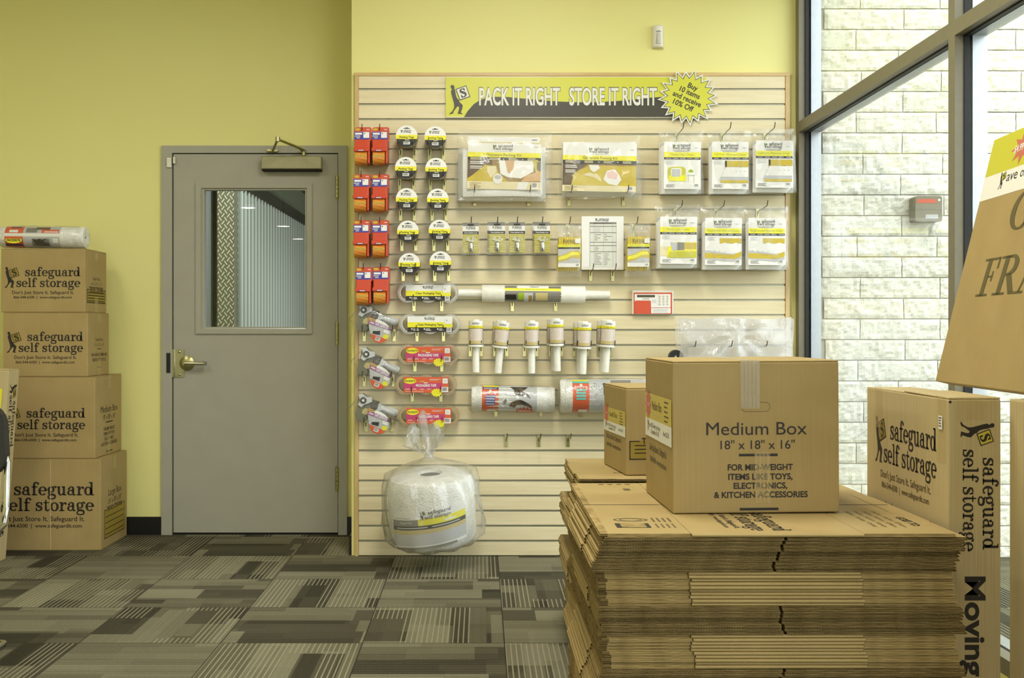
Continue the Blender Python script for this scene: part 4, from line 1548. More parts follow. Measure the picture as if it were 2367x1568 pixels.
# ------------------------------------------------------------------ cylinder locks in clamshells
def lock_pack(label, px, py, n, proto=[]):
    g = 'cylinder locks in clamshells'
    if proto:
        o = copy_tree(proto[0])
        o.location = P(px, py, YS - n)
        o['label'] = label
        return o
    o, k = hung('cylinder_lock_pack', label, 'lock', px, py, n, g)
    c = MB()
    c.M = Matrix.Scale(k, 4)
    c.rect(-18.5, 18.5, -35, 36, 'p_grey', 0)
    c.rect(-18.5, 18.5, 16, 28, 'p_white', 0.3)
    man(c, -11, 21, 4, 6, 'p_black', 'p_green', 0.6)
    setline(c, 'safeguard', -5, 24, 16, 2.2, 'p_black', 0.6)
    setline(c, 'self storage', -7, 20.8, 18, 2.2, 'p_black', 0.6)
    c.rect(-18.5, 18.5, 9, 16, 'p_black', 0.3)
    c.text('17mm Cylinder Lock', 0, 11, 30, 3, 'p_white', 0.6, 0.025, 'c')
    c.rect(-18.5, 18.5, -35, 9, 'p_mustard', 0.2)
    for i in range(11):
        c.rbox(-18.5, 18.5, 5.4 - i * 4, 8.4 - i * 4, 0, 1.4, 'p_lock', 0.5, 1)
    c.build('printed_card', o)
    b = MB()
    b.M = Matrix.Scale(k, 4) @ Matrix.Translation((0.5, -20, 5)) @ Matrix.Rotation(-PI / 2, 4, 'X')
    b.lathe([(0, 12), (2.4, 12), (4, 9), (5.4, 6), (5.4, -10), (4.4, -11.4), (0, -11.4)], 'chrome', 18)
    b.M = Matrix.Scale(k, 4)
    b.oval(0.5, -29.6, 2.6, 1, 'p_black', 10.6)
    b.build('lock_cylinder', o)
    e = MB()
    e.M = Matrix.Scale(k, 4)
    for a in (-1.1, -0.5, 0.6, 1.0):
        e.M = Matrix.Scale(k, 4) @ Matrix.Translation((1, -9, 2.5 + a)) @ Matrix.Rotation(a, 4, 'Z')
        e.rrect(-1.6, 1.6, 0, 9, 1, 'nickel', 0.8, 0.0)
        e.disc(3, 'nickel', 0.8, 0, 11, 14)
    e.build('key', o)
    s = MB()
    s.M = Matrix.Scale(k, 4)
    s.rrect(-21.5, 21.5, -39, 39, 3, 'shell', 2.5, -3)
    s.rrect(-17.5, 17.5, -34, 8, 3, 'shell', 12, 2.5)
    s.rrect(-7.5, 7.5, 29, 32.5, 1.2, 'p_black', 2.7)
    s.build('clamshell', o)
    proto.append(o)
    return o


for i, ((x, y), w) in enumerate(zip(((1088, 551), (1149, 550), (1195, 550), (1253, 550)), ('first', 'second', 'third', 'fourth'))):
    lock_pack(f'cylinder lock clamshell, {w} of four from the tape rolls, in front', x, y, 0.135)
    if i in (1, 3):
        lock_pack(f'cylinder lock clamshell behind the {w} of four from the tape rolls', x - 4, y - 1, 0.07)
    hook(x + 1, 9, 0.15, f'hook holding the {w} cylinder lock from the tape rolls', True)


# ------------------------------------------------------------------ bagged rope
def rope_bag(label, px, py):
    o, k = hung('rope_bag', label, 'rope', px, py, 0.13, 'bagged yellow rope')
    c = MB()
    c.M = Matrix.Scale(k, 4)
    for i in range(9):
        x = -22 + i * 5.5
        pts = []
        for a in range(24):
            t_ = 2 * PI * a / 24
            pts.append((x + 1.6 * math.sin(t_), -9 + 38 * math.copysign(abs(math.sin(t_)) ** 0.55, math.sin(t_)), -13 + 13 * math.copysign(abs(math.cos(t_)) ** 0.7, math.cos(t_))))
        c.tube(pts + [pts[0]], 3.0, 'rope', 8, False)
        c.tube([(p[0] + 2.4, p[1] * 0.93 - 0.6, -13 + (p[2] + 13) * 0.86) for p in pts + [pts[0]]], 2.8, 'rope', 6, False)
    c.build('rope_coil', o)
    b = MB()
    b.M = Matrix.Scale(k, 4)
    b.rect(-25, 25, -40, 12, 'p_lgrey', 4.2)
    b.rect(-25, 25, 6, 12, 'p_lemon', 4.4)
    b.text('Braided Tie Down Rope', 0, 7.4, 48, 3.2, 'p_green', 4.6, 0.0, 'c')
    b.rect(-25, 25, 2, 6, 'p_black', 4.4)
    b.poly([(-25, -15), (-6, -9), (6, -2), (22, -2), (25, -8), (25, -20), (4, -18), (-4, -24), (-25, -28)], 'p_mustard', 4.6)
    b.poly([(-25, -17), (-8, -12), (6, -5), (20, -5), (25, -12), (8, -13), (-6, -20), (-25, -24)], 'p_lemon', 4.8)
    b.rect(-25, 25, -40, -31, 'p_white', 4.6)
    b.barcode(15, 24, -39, -32, 4.9)
    man(b, -14, 16, 6, 9, 'p_black', 'p_green', 4.4)
    setline(b, 'safeguard', -6, 20.5, 22, 2.6, 'p_black', 4.4)
    setline(b, 'self storage', -9, 16.6, 25, 2.6, 'p_black', 4.4)
    b.rect(14, 26, 15, 26, 'p_white', 4.6)
    b.build('printed_label', o)
    e = MB()
    e.M = Matrix.Scale(k, 4)
    pillow(e, 60, 122, 9, 'bag', px * 0.01, 14, 22, 0.3, 0, 0, -2, pinch=(2, 52), edge=0.06)
    e.rect(-26, 26, 40, 56, 'bag_milky', -4)
    e.build('clear_bag', o)


rope_bag('bag of yellow braided rope, between the locks and the price list', 1315, 578)
rope_bag('bag of yellow braided rope, between the price list and the sofa cover', 1475, 577)
hook(1318, 9, 0.15, 'hook through the rope bag beside the locks', True)
hook(1474, 9, 0.15, 'hook through the rope bag beside the sofa covers', True)

# ------------------------------------------------------------------ price list holder
o, k = hung('price_list_holder', 'white price list sheet in a clear holder resting on two hooks', 'price list', 1393, 562, 0.10)
a = MB()
a.M = Matrix.Scale(k, 4)
a.rbox(-49, 49, -62, 62, -6, -1, 'white_plastic', 1)
a.build('holder', o)
a = MB()
a.M = Matrix.Scale(k, 4)
a.rect(-48.4, 48.4, -56, 61.4, 'p_white', -0.6)
a.rect(-30, 32, -55, 48, 'keytable', -0.3)
a.rect(-30, 32, 44, 48, 'p_grey', 0)
a.text('MERCHANDISE PRICE LIST', 1, 45, 42, 2, 'p_black', 0.2, 0.02, 'c')
for y in (38.6, 24, 2, -6, -20):
    a.rect(-29, 32, y - 0.6, y + 0.4, 'p_black', 0)
for x in (-29.8, -20, 2, 23, 31.4):
    a.rect(x, x + 0.4, -55, 44, 'p_grey', 0)
a.lines(-18, 0, 36, 3, 4, 1.2, 'p_lgrey', 0.1)
a.lines(4, 22, 20, 4, 4, 1.2, 'p_grey', 0.1, 0.8)
a.lines(-18, 0, 20, 4, 4, 1.2, 'p_grey', 0.1, 0.7)
a.lines(-18, 0, -9, 3, 3.4, 1.0, 'p_grey', 0.1, 0.6)
a.lines(-18, 0, -24, 8, 3.6, 1.0, 'p_grey', 0.1, 0.6)
a.lines(4, 22, -24, 8, 3.6, 1.0, 'p_grey', 0.1, 0.7)
man(a, -17, 50, 5, 7.5, 'p_black', 'p_green', 0.1)
setline(a, 'safeguard', -8, 54, 22, 2.4, 'p_black', 0.1)
setline(a, 'self storage', -12, 50.4, 26, 2.4, 'p_black', 0.1)
a.build('price_sheet', o)
hook(1365, 12, 0.125, 'left hook under the price list holder')
hook(1416, 12, 0.125, 'right hook under the price list holder')

# ------------------------------------------------------------------ long stretch wrap roll
o, k = hung('stretch_wrap_roll', 'long white stretch wrap roll on a tube, lying across two hooks', 'stretch wrap', 1233, 680, 0.055)
a = MB()
a.M = Matrix.Scale(k, 4) @ Matrix.Rotation(-0.012, 4, 'Z')
a.lathe([(10, -119), (19.6, -119), (20, -118), (20, 118), (19.6, 119), (10, 119)], 'white_tube', 40, 'x')
a.build('film_roll', o)
a = MB()
a.M = Matrix.Scale(k, 4) @ Matrix.Rotation(-0.012, 4, 'Z')
a.lathe([(7, -173), (10, -173), (10, 176), (7, 176), (7, -173)], 'white_tube', 28, 'x')
a.build('handle_tube', o)
a = MB()
LM = Matrix.Scale(k, 4) @ Matrix.Rotation(-0.012, 4, 'Z')
a.M = LM


def wrap_poly(mb, pts, r, mat, dr=0.4):
    """an outline printed on the front of a lying cylinder (x along it, y round it)"""
    mb.add([(x, (r + dr) * math.sin(max(-1.5, min(1.5, y / r))), (r + dr) * math.cos(max(-1.5, min(1.5, y / r)))) for x, y in pts], [tuple(range(len(pts)))], mat)


def wrap(mb, x0, x1, y0, y1, r, mat, dr=0.2):
    """a strip of print on a lying cylinder, between two heights on its front"""
    t0, t1 = math.asin(max(-1, y0 / r)), math.asin(min(1, y1 / r))
    n = 8
    vs = []
    for i in range(n + 1):
        t_ = t0 + (t1 - t0) * i / n
        for x in (x0, x1):
            vs.append((x, (r + dr) * math.sin(t_), (r + dr) * math.cos(t_)))
    mb.add(vs, [(2 * i, 2 * i + 1, 2 * i + 3, 2 * i + 2) for i in range(n)], mat, True)


wrap(a, -67, 63, -19.6, 19.8, 20, 'p_black', 0.15)
wrap(a, -38, 34, 10, 19, 20, 'p_white')
wrap(a, -66, -40, 10, 18, 20, 'p_grey')
wrap(a, 34, 62, 10, 18, 20, 'p_grey')
wrap(a, -67, 63, 6.5, 12.5, 20, 'p_lemon', 0.3)
wrap(a, -66, 62, -18, 6, 20, 'p_grey', 0.2)
wrap(a, -36, -22, -14, 2, 20, 'p_green', 0.35)
wrap(a, -22, -2, -17, 2, 20, 'p_lgrey', 0.35)
wrap(a, -12, -4, -17, -4, 20, 'p_brown', 0.45)
wrap(a, 4, 32, -15, 2, 20, 'p_tan', 0.35)
wrap(a, -66, -40, -14, -2, 20, 'p_black', 0.35)
a.M = LM @ Matrix.Translation((0, 0, 17.6))
a.text('Extra Wide Stretch Wrap', -2, 8, 68, 3.4, 'p_green', 0.8, 0, 'c')
a.text('safeguard', -9, 15.2, 20, 2, 'p_black', -2.6, 0.02)
a.build('printed_label', o)
hook(1184, 14, 0.062, 'left hook under the long stretch wrap roll')
hook(1284, 14, 0.062, 'right hook under the long stretch wrap roll')


# ------------------------------------------------------------------ hand stretch wrap rolls
def hand_roll(label, px, py, n, roll=0.0, proto=[]):
    """px, py: middle of the flange"""
    if proto:
        o = copy_tree(proto[0])
        o.location = P(px, py, YS - n)
        o.rotation_euler = (PI / 2 + 0.05, roll, 0)
        o['label'] = label
        return o
    o, k = hung('hand_stretch_wrap', label, 'stretch wrap', px, py, n, 'hand stretch wrap rolls', roll)
    a = MB()
    a.M = Matrix.Scale(k, 4) @ Matrix.Rotation(-PI / 2, 4, 'X')
    a.lathe([(6, -62), (8.4, -62), (8.4, -4), (8.6, -4), (18.5, -3), (18.5, 1.5), (8, 3), (8, 60), (5.5, 60), (5.5, -62)], 'white_tube', 24)
    a.build('handle_tube', o)
    b = MB()
    b.M = Matrix.Scale(k, 4) @ Matrix.Rotation(-PI / 2, 4, 'X')
    b.lathe([(8, 3), (16.6, 3), (16.6, 57), (8, 57)], 'white_tube', 28)
    for z0, z1, m_, r_ in ((3, 40, 'p_black', 16.75), (40, 46, 'p_lemon', 17.0), (46, 57, 'p_white', 16.75)):
        b.lathe([(r_, z0), (r_, z1)], m_, 28)
    b.lathe([(17.0, 3.5), (17.0, 39)], 'p_art', 14, 'z', True, False, PI * -0.9, PI * -0.1)
    b.lathe([(17.15, 4), (17.15, 11)], 'p_tan', 10, 'z', True, False, PI * -0.85, PI * -0.2)
    b.M = Matrix.Scale(k, 4)
    for q in (((-13, 12), (4, 36), (9, 38), (-6, 12)), ((-2, 13), (8, 30), (13, 31), (4, 13)), ((-13, 24), (-6, 36), (-2, 37), (-13, 19))):
        b.add([(17.3 * math.sin(p[0] / 17.3), p[1], 17.3 * math.cos(p[0] / 17.3)) for p in q], [(0, 1, 2, 3)], 'p_foam')
    b.M = Matrix.Scale(k, 4)
    b.text('Stretch Wrap', 0, 41.4, 24, 3.4, 'p_brown', 17.3, 0.01, 'c')
    man(b, -8, 48.6, 3, 4.6, 'p_black', 'p_green', 17.2)
    setline(b, 'safeguard', -4, 51.2, 12, 1.6, 'p_black', 17.2)
    setline(b, 'self storage', -5, 48.8, 13, 1.6, 'p_black', 17.2)
    b.build('wrap_roll', o)
    proto.append(o)
    return o


hr = [(1100, 799, 0.0, 0), (1157, 801, 0.1, 0), (1229, 801, 0.0, 0), (1287, 796, -0.02, 0), (1349, 803, 0.03, 0), (1403, 799, 0.06, 0)]
hk = [(1087, 1112), (1144, 1171), (1212, 1240), (1272, 1298), (1327, 1358), (1385, 1411)]
names6 = ['first', 'second', 'third', 'fourth', 'fifth', 'sixth']
for i, (x, y, rl, _) in enumerate(hr):
    hand_roll(f'hand stretch wrap roll, front one, {names6[i]} from the tape packs', x, y, 0.155, rl)
    if i in (1, 3, 4, 5):
        hand_roll(f'hand stretch wrap roll behind the {names6[i]} front roll from the tape packs', x + (2, -1, -3, -3)[(1, 3, 4, 5).index(i)] - 5, y - 1, 0.072, rl * 0.3)
    for a_, w in zip(hk[i], ('left', 'right')):
        hook(a_, 17, 0.17, f'{w} hook holding the {names6[i]} hand stretch wrap roll')


# ------------------------------------------------------------------ bubble wrap rolls
def bubble_roll(name, label, px, py, n, half, rad, big, roll=0.0, shelf=False):
    o, k = hung(name, label, 'bubble wrap', px, py, n, 'bagged bubble wrap rolls', roll)
    a = MB()
    a.M = Matrix.Scale(k, 4)
    prof = [(2, -half + 3), (rad * 0.55, -half + 1), (rad * 0.92, -half), (rad, -half + 4), (rad * 1.01, -half * 0.3), (rad, half - 6), (rad * 0.93, half - 1), (rad * 0.5, half), (2, half - 3)]
    a.lathe(prof, 'bubble', 40, 'x')
    a.build('bubble_wrap', o)
    b = MB()
    b.M = Matrix.Scale(k, 4)
    r = rad * 1.015
    if shelf:
        for x0, x1, y0, y1, m_ in ((-82, -40, -23, 23, 'p_orange'), (-40, 44, -23, 23, 'p_lgrey'), (-82, 44, 0, 7, 'p_foam'), (-70, -46, 19.5, 22.4, 'p_navy'), (-72, -52, 9, 15, 'p_white'), (-34, -8, 9, 20, 'p_grey'), (-12, 20, 16, 22, 'p_dbrown'), (2, 42, 8, 16, 'p_orange'), (8, 40, 9, 12.6, 'p_pink'),
                                     (-20, 20, -21, -5, 'p_grey'), (-82, -42, -21, -17, 'p_navy'), (28, 40, -14, -4, 'p_white')):
            wrap(b, x0, x1, y0, y1, r, m_, 0.2 + 0.02 * (y1 - y0 < 20))
        b.M = Matrix.Scale(k, 4) @ Matrix.Translation((0, 0, r))
        b.oval(-61, -9, 19, 7, 'p_lemon', -0.6)
        b.text('PACKRITE', -61, -11.4, 31, 5, 'p_black', -0.2, 0.03, 'c')
        b.poly([(-18, -6), (-8, -8), (0, -4), (2, -9), (16, -3), (6, -12), (20, -16), (24, -21), (-6, -20), (-14, -13)], 'p_black', -0.4)
    elif not big:
        for x0, x1, y0, y1, m_ in ((-72, -34, -29.5, 29.5, 'p_orange'), (-34, 54, -29.5, 29.5, 'p_lgrey'), (-70, -34, 26, 29.4, 'p_lemon'), (-70, -34, 21.6, 26, 'p_navy'), (-64, -42, -14, 9, 'p_blue'), (-60, -40, -28.6, -24.6, 'p_white')):
            wrap(b, x0, x1, y0, y1, r, m_, 0.25 + 0.3 * (y1 - y0 < 50))
        for y in (6, 0.4, -5.2, -11):
            wrap(b, -63, -43, y - 1.4, y + 1.4, r, 'p_lgrey', 0.9)
        for y in (-19, -22.6, -26):
            wrap(b, 12, 40, y - 1, y + 1, r, 'p_pink', 0.9)
        b.M = Matrix.Scale(k, 4) @ Matrix.Translation((0, 0, r))
        b.text('BubbleWrap', -53, 12.6, 30, 4.4, 'p_white', -1.4, 0.02, 'c')
        b.text('SUNGUARD 3/16"', -53, 22.6, 30, 2.8, 'p_white', -8, 0.02, 'c')
        b.star(-53, 18, 4, 2.6, 8, 'p_white', -3.4)
        b.M = Matrix.Scale(k, 4)
        for pts_, m_, dr_ in (([(-8, 34), (2, 22), (0, 14), (10, 8), (18, 12), (14, 20), (26, 24), (34, 34)], 'p_black', 0.9), ([(2, 20), (8, 12), (18, 14), (24, 24), (16, 30)], 'p_dbrown', 1.3), ([(20, 20), (34, 12), (40, 2), (34, 6), (24, 10), (14, 8)], 'p_black', 0.9),
                              ([(4, 6), (10, 10), (14, 4), (8, 1)], 'p_white', 1.6), ([(22, 9), (28, 12), (31, 7), (25, 5)], 'p_white', 1.6), ([(-10, -16), (-4, -6), (6, -2), (16, 0), (30, -6), (42, -14), (44, -26), (34, -16), (22, -12), (8, -12), (4, -20)], 'p_dbrown', 0.9),
                              ([(12, -4), (22, -2), (36, -10), (42, -22), (32, -14), (20, -9)], 'p_black', 1.3), ([(-30, -14), (-24, 0), (-16, 6), (-10, 0), (-14, -10), (-22, -20)], 'p_white', 0.8), ([(-24, -6), (-18, 2), (-14, -4), (-20, -12)], 'p_grey', 1.2)):
            wrap_poly(b, pts_, r, m_, dr_)
        zz = [(6, -40), (8, -22), (13, -26), (16, -18), (20, -25), (24, -16), (28, -24), (33, -17), (36, -25), (42, -20), (44, -28), (48, -34), (46, -42)]
        wrap_poly(b, zz, r, 'p_red', 1.6)
    else:
        for x0, x1, y0, y1, m_ in ((-74, -36, -37, 37, 'p_orange'), (-36, 96, -37, 37, 'p_lgrey'), (-74, -36, 33.6, 36.6, 'p_lemon'), (-74, -36, 29.6, 33.6, 'p_teal'), (-4, 14, 4, 30, 'p_black'), (14, 60, 14, 36, 'p_grey'), (-60, -40, -36, -30, 'p_white')):
            wrap(b, x0, x1, y0, y1, r, m_, 0.25 + 0.3 * (y1 - y0 < 50))
        for y in (15, 8.4, 1.8, -4.8):
            wrap(b, -66, -44, y - 2.6, y + 2.2, r, 'p_teal', 0.9)
        b.M = Matrix.Scale(k, 4) @ Matrix.Translation((0, 0, r))
        b.text('BubbleWrap', -55, 20.4, 30, 4.4, 'p_white', -2.4, 0.02, 'c')
        b.star(-55, 26, 4, 2.6, 8, 'p_white', -5)
        rnd = random.Random(2)
        for q in range(90):
            x, y = rnd.uniform(-33, -6), rnd.uniform(-24, 30)
            b.disc(rnd.uniform(0.5, 1.1), 'p_grey', math.sqrt(max(0, r * r - y * y)) - r + 0.7, x, y, 6)
    b.build('printed_label', o)
    e = MB()
    e.M = Matrix.Scale(k, 4)
    vs, fs = [], []
    nx, na = 22, 28
    for i in range(nx + 1):
        t_ = -1 + 2 * i / nx
        x = t_ * (half + (4 if t_ > 0 else 8))
        rr = rad * (1.07 if abs(t_) < 0.9 else 1.07 - (abs(t_) - 0.9) * 6.0)
        for j in range(na):
            a_ = 2 * PI * j / na
            q = rr + 1.6 * noise.noise(Vector((x / 14, math.cos(a_) * 3, math.sin(a_) * 3 + px)))
            vs.append((x, q * math.sin(a_) - (3.0 * max(0, abs(t_) - 0.7) / 0.3 * (3 if t_ < 0 else 1)), q * math.cos(a_)))
    fs = [(i * na + j, i * na + (j + 1) % na, (i + 1) * na + (j + 1) % na, (i + 1) * na + j) for i in range(nx) for j in range(na)]
    e.add(vs, fs, 'bag_thin', True)
    e.build('clear_bag', o)
    return o


bubble_roll('bubble_wrap_roll', 'bagged bubble wrap roll with blue and orange label on the slatwall', 1186, 922, 0.095, 96, 29, False, 0.02)
bubble_roll('bubble_wrap_roll', 'thick bagged bubble wrap roll with teal label behind the small box', 1395, 915, 0.115, 102, 38, True, 0.0)
for a, w in ((1146, 'left hook under the thinner bubble wrap roll'), (1250, 'right hook under the thinner bubble wrap roll'), (1343, 'hook under the thick bubble wrap roll'), (1447, 'hook under the thick bubble wrap roll, hidden end')):
    if a != 1447:
        hook(a, 21, 0.13, w)
hook(1447, 21, 0.13, 'hook under the thick bubble wrap roll, behind the small box')
for a, w in ((1170, 'first'), (1245.5, 'second'), (1313, 'third')):
    hook(a, 23, 0.15, f'empty hook, {w} of three in the bare row from the bagged roll')

# ------------------------------------------------------------------ keypad
o, k = hung('alarm_keypad', 'white and red alarm keypad fixed to the slatwall', 'keypad', 1509, 699, 0.028)
a = MB()
a.M = Matrix.Scale(k, 4)
a.rbox(-48, 48, -28, 27.5, -12.5, 0, 'white_plastic', 2)
a.rect(-44.5, 44.5, -27, 22.5, 'p_red', 0.3)
a.rect(-42, 41, -12, 19, 'p_white', 0.6)
a.rrect(-42, -4.5, -27, 4, 3, 'p_red', 0.9)
a.rect(-4, 41, -25.6, -13.2, 'p_white', 0.9)
a.rect(-36.5, 4.5, 11.4, 16.8, 'p_black', 0.9)
a.rect(-35, 3, 12.6, 15.4, 'ink_olive', 1.1)
a.rect(-24, -8, 7.2, 8.6, 'p_grey', 0.9)
a.lines(0, 38, -15.4, 4, 2.4, 0.9, 'p_lgrey', 1.1)
for i in range(3):
    a.rect(-2, 8, 4.8 - i * 3, 5.4 - i * 3, 'p_grey', 0.9)
a.build('housing', o)
for i in range(4):
    for j in range(3):
        b = MB()
        b.M = Matrix.Scale(k, 4) @ Matrix.Translation((16 + j * 9, 14 - i * 6, 0.6))
        b.lathe([(0, 1.4), (2.6, 1.2), (3.2, 0)], 'white_plastic', 14)
        b.rect(-1.2, 1.2, -0.6, 0.6, 'p_grey', 1.6)
        b.build('key_button', o)

# ------------------------------------------------------------------ large bag hung at the right
o, k = hung('mattress_bag', 'large clear mattress bag hanging from three hooks behind the medium box', 'plastic bag', 1700, 870, 0.20)
a = MB()
a.M = Matrix.Scale(k, 4)
pillow(a, 262, 250, 16, 'bag_milky', 4.2, 34, 30, 0.5, 2, 8, 0, edge=0.06, pinch=(0, 92))
pillow(a, 268, 240, 10, 'bag_milky', 6.2, 30, 26, 0.6, 4, 16, -26, edge=0.07)
a.build('bag_film', o)
b = MB()
b.M = Matrix.Scale(k, 4)
pillow(b, 236, 190, 18, 'p_lgrey', 1.1, 16, 14, 0.1, 6, -52, -22, edge=0.03)
b.build('folded_cover', o)
b = MB()
b.M = Matrix.Scale(k, 4) @ Matrix.Translation((-136, 44, -10))
b.lathe([(4, 6), (16, 6), (17, 3), (17, -10), (4, -10)], 'black_plastic', 24)
b.build('black_spool', o)
for a_, y in ((1608, 'left'), (1692, 'middle'), (1773, 'right')):
    hook(a_, 17, 0.24, f'{y} hook through the large mattress bag', True)

# ------------------------------------------------------------------ big bagged bubble roll, hanging low on the slatwall
BY, BX = 5.30, P(1003, 0, 5.30)[0]
o = thing('bubble_wrap_bundle', 'large round bubble wrap bundle in a tied clear bag, hung low on the slatwall', 'bubble wrap', (BX, BY, 0.132), (R(7), R(-3), 0))
a = MB()
a.lathe([(0.05, 0.315), (0.06, 0.326), (0.15, 0.326), (0.19, 0.312), (0.206, 0.28), (0.209, 0.16), (0.206, 0.03), (0.19, 0.004), (0.05, 0.0)], 'bubble', 56)
a.lathe([(0.05, 0.315), (0.045, 0.2), (0.0, 0.2)], 'p_grey', 24)
a.build('bubble_wrap', o)
b = MB()


def wrapv(mb, a0, a1, z0, z1, mat, r=0.2095, slope=0.0, n=18):
    """print on the front of the upright roll; a: degrees from straight ahead"""
    vs = []
    for i in range(n + 1):
        g = R(a0 + (a1 - a0) * i / n)
        dz = slope * (a0 + (a1 - a0) * i / n)
        for z in (z0, z1):
            vs.append((r * math.sin(g), -r * math.cos(g), z + dz))
    mb.add(vs, [(2 * i, 2 * i + 2, 2 * i + 3, 2 * i + 1) for i in range(n)], mat, True)


SL = 0.0004
wrapv(b, -58, 50, 0.028, 0.196, 'p_white', 0.2100, SL)
wrapv(b, -58, -14, 0.135, 0.164, 'p_grey', 0.2106, SL)
wrapv(b, -16, 50, 0.135, 0.166, 'p_lemon', 0.2108, SL)
wrapv(b, -58, 50, 0.116, 0.135, 'p_black', 0.2106, SL)
wrapv(b, -58, 50, 0.096, 0.116, 'p_tan', 0.2106, SL)
wrapv(b, -58, 50, 0.040, 0.096, 'p_lgrey', 0.2104, SL)
wrapv(b, -52, 34, 0.022, 0.034, 'p_grey', 0.2108, SL)
wrapv(b, -50, -4, 0.123, 0.128, 'p_lgrey', 0.2112, SL)
wrapv(b, 2, 40, 0.123, 0.128, 'p_lgrey', 0.2112, SL)
wrapv(b, 18, 34, 0.142, 0.150, 'p_white', 0.2112, SL)


def curve_text(mb, fn, a_mid, z, r, sl):
    """prints flat lettering round the roll"""
    t_ = MB()
    fn(t_)
    vs = []
    for p in t_.v:
        g = R(a_mid) + p[0] / r
        vs.append((r * math.sin(g), -r * math.cos(g), z + p[1] + sl * math.degrees(g)))
    base = len(mb.v)
    mb.add(vs, [], 'p_black')
    for f_, m_ in zip(t_.f, t_.m):
        mb.f.append(tuple(i + base for i in f_))
        mb.m.append(m_)
        mb.s.append(False)


curve_text(b, lambda t_: logo(t_, -0.065, 0, 0.15, 'p_black', 'p_green', 0, False), 4, 0.163, 0.2116, SL)
curve_text(b, lambda t_: t_.text('Original 3/16"', -0.036, 0, 0.075, 0.010, 'p_white'), -34, 0.147, 0.2114, SL)
curve_text(b, lambda t_: t_.text("Don't Just Store It. Safeguard It.", -0.05, 0, 0.1, 0.005, 'p_black'), -40, 0.171, 0.2114, SL)
b.build('printed_label', o)
e = MB()
prof = [(0.03, -0.008), (0.19, -0.012), (0.235, 0.02), (0.243, 0.09), (0.236, 0.18), (0.228, 0.27), (0.205, 0.33), (0.13, 0.362), (0.06, 0.385), (0.024, 0.402), (0.02, 0.415), (0.05, 0.45), (0.085, 0.49), (0.075, 0.53), (0.05, 0.555)]
NA = 72
vs = []
for i, (r_, z) in enumerate(prof):
    for j in range(NA):
        g = 2 * PI * j / NA
        fold = 0.05 * math.sin(g * 11 + i) + 0.11 * noise.noise(Vector((math.cos(g) * 2.4, math.sin(g) * 2.4, z * 7)))
        if z > 0.42:
            fold *= 4.5
        q = max(0.008, r_ * (1 + fold))
        back = 0.012 if math.sin(g) > 0 else 0.0
        x, y = q * math.cos(g), q * math.sin(g)
        y = min(y, 0.212)
        vs.append((x - (0.02 if z > 0.42 else 0), y + back * 0, z + (0.05 * noise.noise(Vector((math.cos(g) * 2, math.sin(g) * 2, 9))) if z > 0.48 else 0)))
fs = [(i * NA + j, i * NA + (j + 1) % NA, (i + 1) * NA + (j + 1) % NA, (i + 1) * NA + j) for i in range(len(prof) - 1) for j in range(NA)]
e.add(vs, fs, 'bag_wrinkle', True)
e.tube([(0.0, 0.0, 0.40), (0.0, 0.03, 0.46), (-0.02, 0.10, 0.53), (-0.03, 0.16, 0.565), (-0.028, 0.20, 0.585)], [0.02, 0.016, 0.02, 0.022, 0.012], 'bag_milky', 10)
e.build('tied_bag', o)

# ------------------------------------------------------------------ banner, starburst, motion sensor
q0, q1 = P(1030, 272, YS - 0.012), P(1632, 178, YS - 0.012)
o = thing('banner_sign', 'long yellow and black banner sign at the top of the slatwall', 'sign', (q0[0], YS - 0.012, q0[2]), WR)
Wd, Hd = q1[0] - q0[0], q1[2] - q0[2]
sc = 1 / 3.533 * (YS - 0.012) / F
T = lambda x, y: ((x - 70) * sc, (428 - y) * sc)
a = MB()
a.rbox(0, Wd, 0, Hd, -0.011, 0, 'p_foam', 0.001, 1)
a.rect(0.001, Wd - 0.001, 0.004, Hd - 0.001, 'banner_yellow', 0.0004)
hill = [(220, 424), (250, 375), (300, 318), (345, 288), (400, 268), (480, 258), (580, 260), (700, 272), (850, 285), (1000, 297), (1150, 303), (1300, 302), (1450, 295), (1600, 280), (1750, 265), (1900, 254), (2190, 235), (2190, 424)]
a.poly([T(*p) for p in hill][::-1], 'banner_black', 0.0008)
for st, x0, x1 in (('PACK IT RIGHT', 340, 1008), ('STORE IT RIGHT', 1076, 1800)):
    x, y = T(x0, 326)
    w = (x1 - x0) * sc
    a.text(st, x, y, w, 146 * sc, 'banner_black', 0.0012, 0.045)
    a.text(st, x + 4 * sc, y + 1.5 * sc, w - 8 * sc, 143 * sc, 'banner_white', 0.0016, 0.022)
x, y = T(100, 403)
man(a, x, y, 172 * sc, 242 * sc, 'banner_black', 'banner_white', 0.0012)
a.build('banner_face', o)
cx, cy, cz = P(1590, 225, YS - 0.02)
o = thing('starburst_sign', 'yellow starburst sign overlapping the end of the banner', 'sign', (cx, cy, cz), (PI / 2, 0, 0))
a = MB()
k = (YS - 0.02) / F
pts1, pts2, pts3 = [], [], []
NS = 20
for i in range(2 * NS):
    g = PI * i / NS + 0.08
    ou = (1.0 + 0.05 * math.sin(i * 1.7)) if i % 2 == 0 else 0.76
    for lst, r_ in ((pts1, 68), (pts2, 61.5), (pts3, 58.5)):
        lst.append((r_ * ou * math.cos(g) * 1.02 * k, r_ * ou * math.sin(g) * 0.95 * k))
a.prism(pts1, -0.006, 0, 'banner_white')
a.poly(pts2, 'banner_black', 0.0004)
a.poly(pts3, 'banner_yellow', 0.0008)
a.M = Matrix.Rotation(R(-24), 4, 'Z')
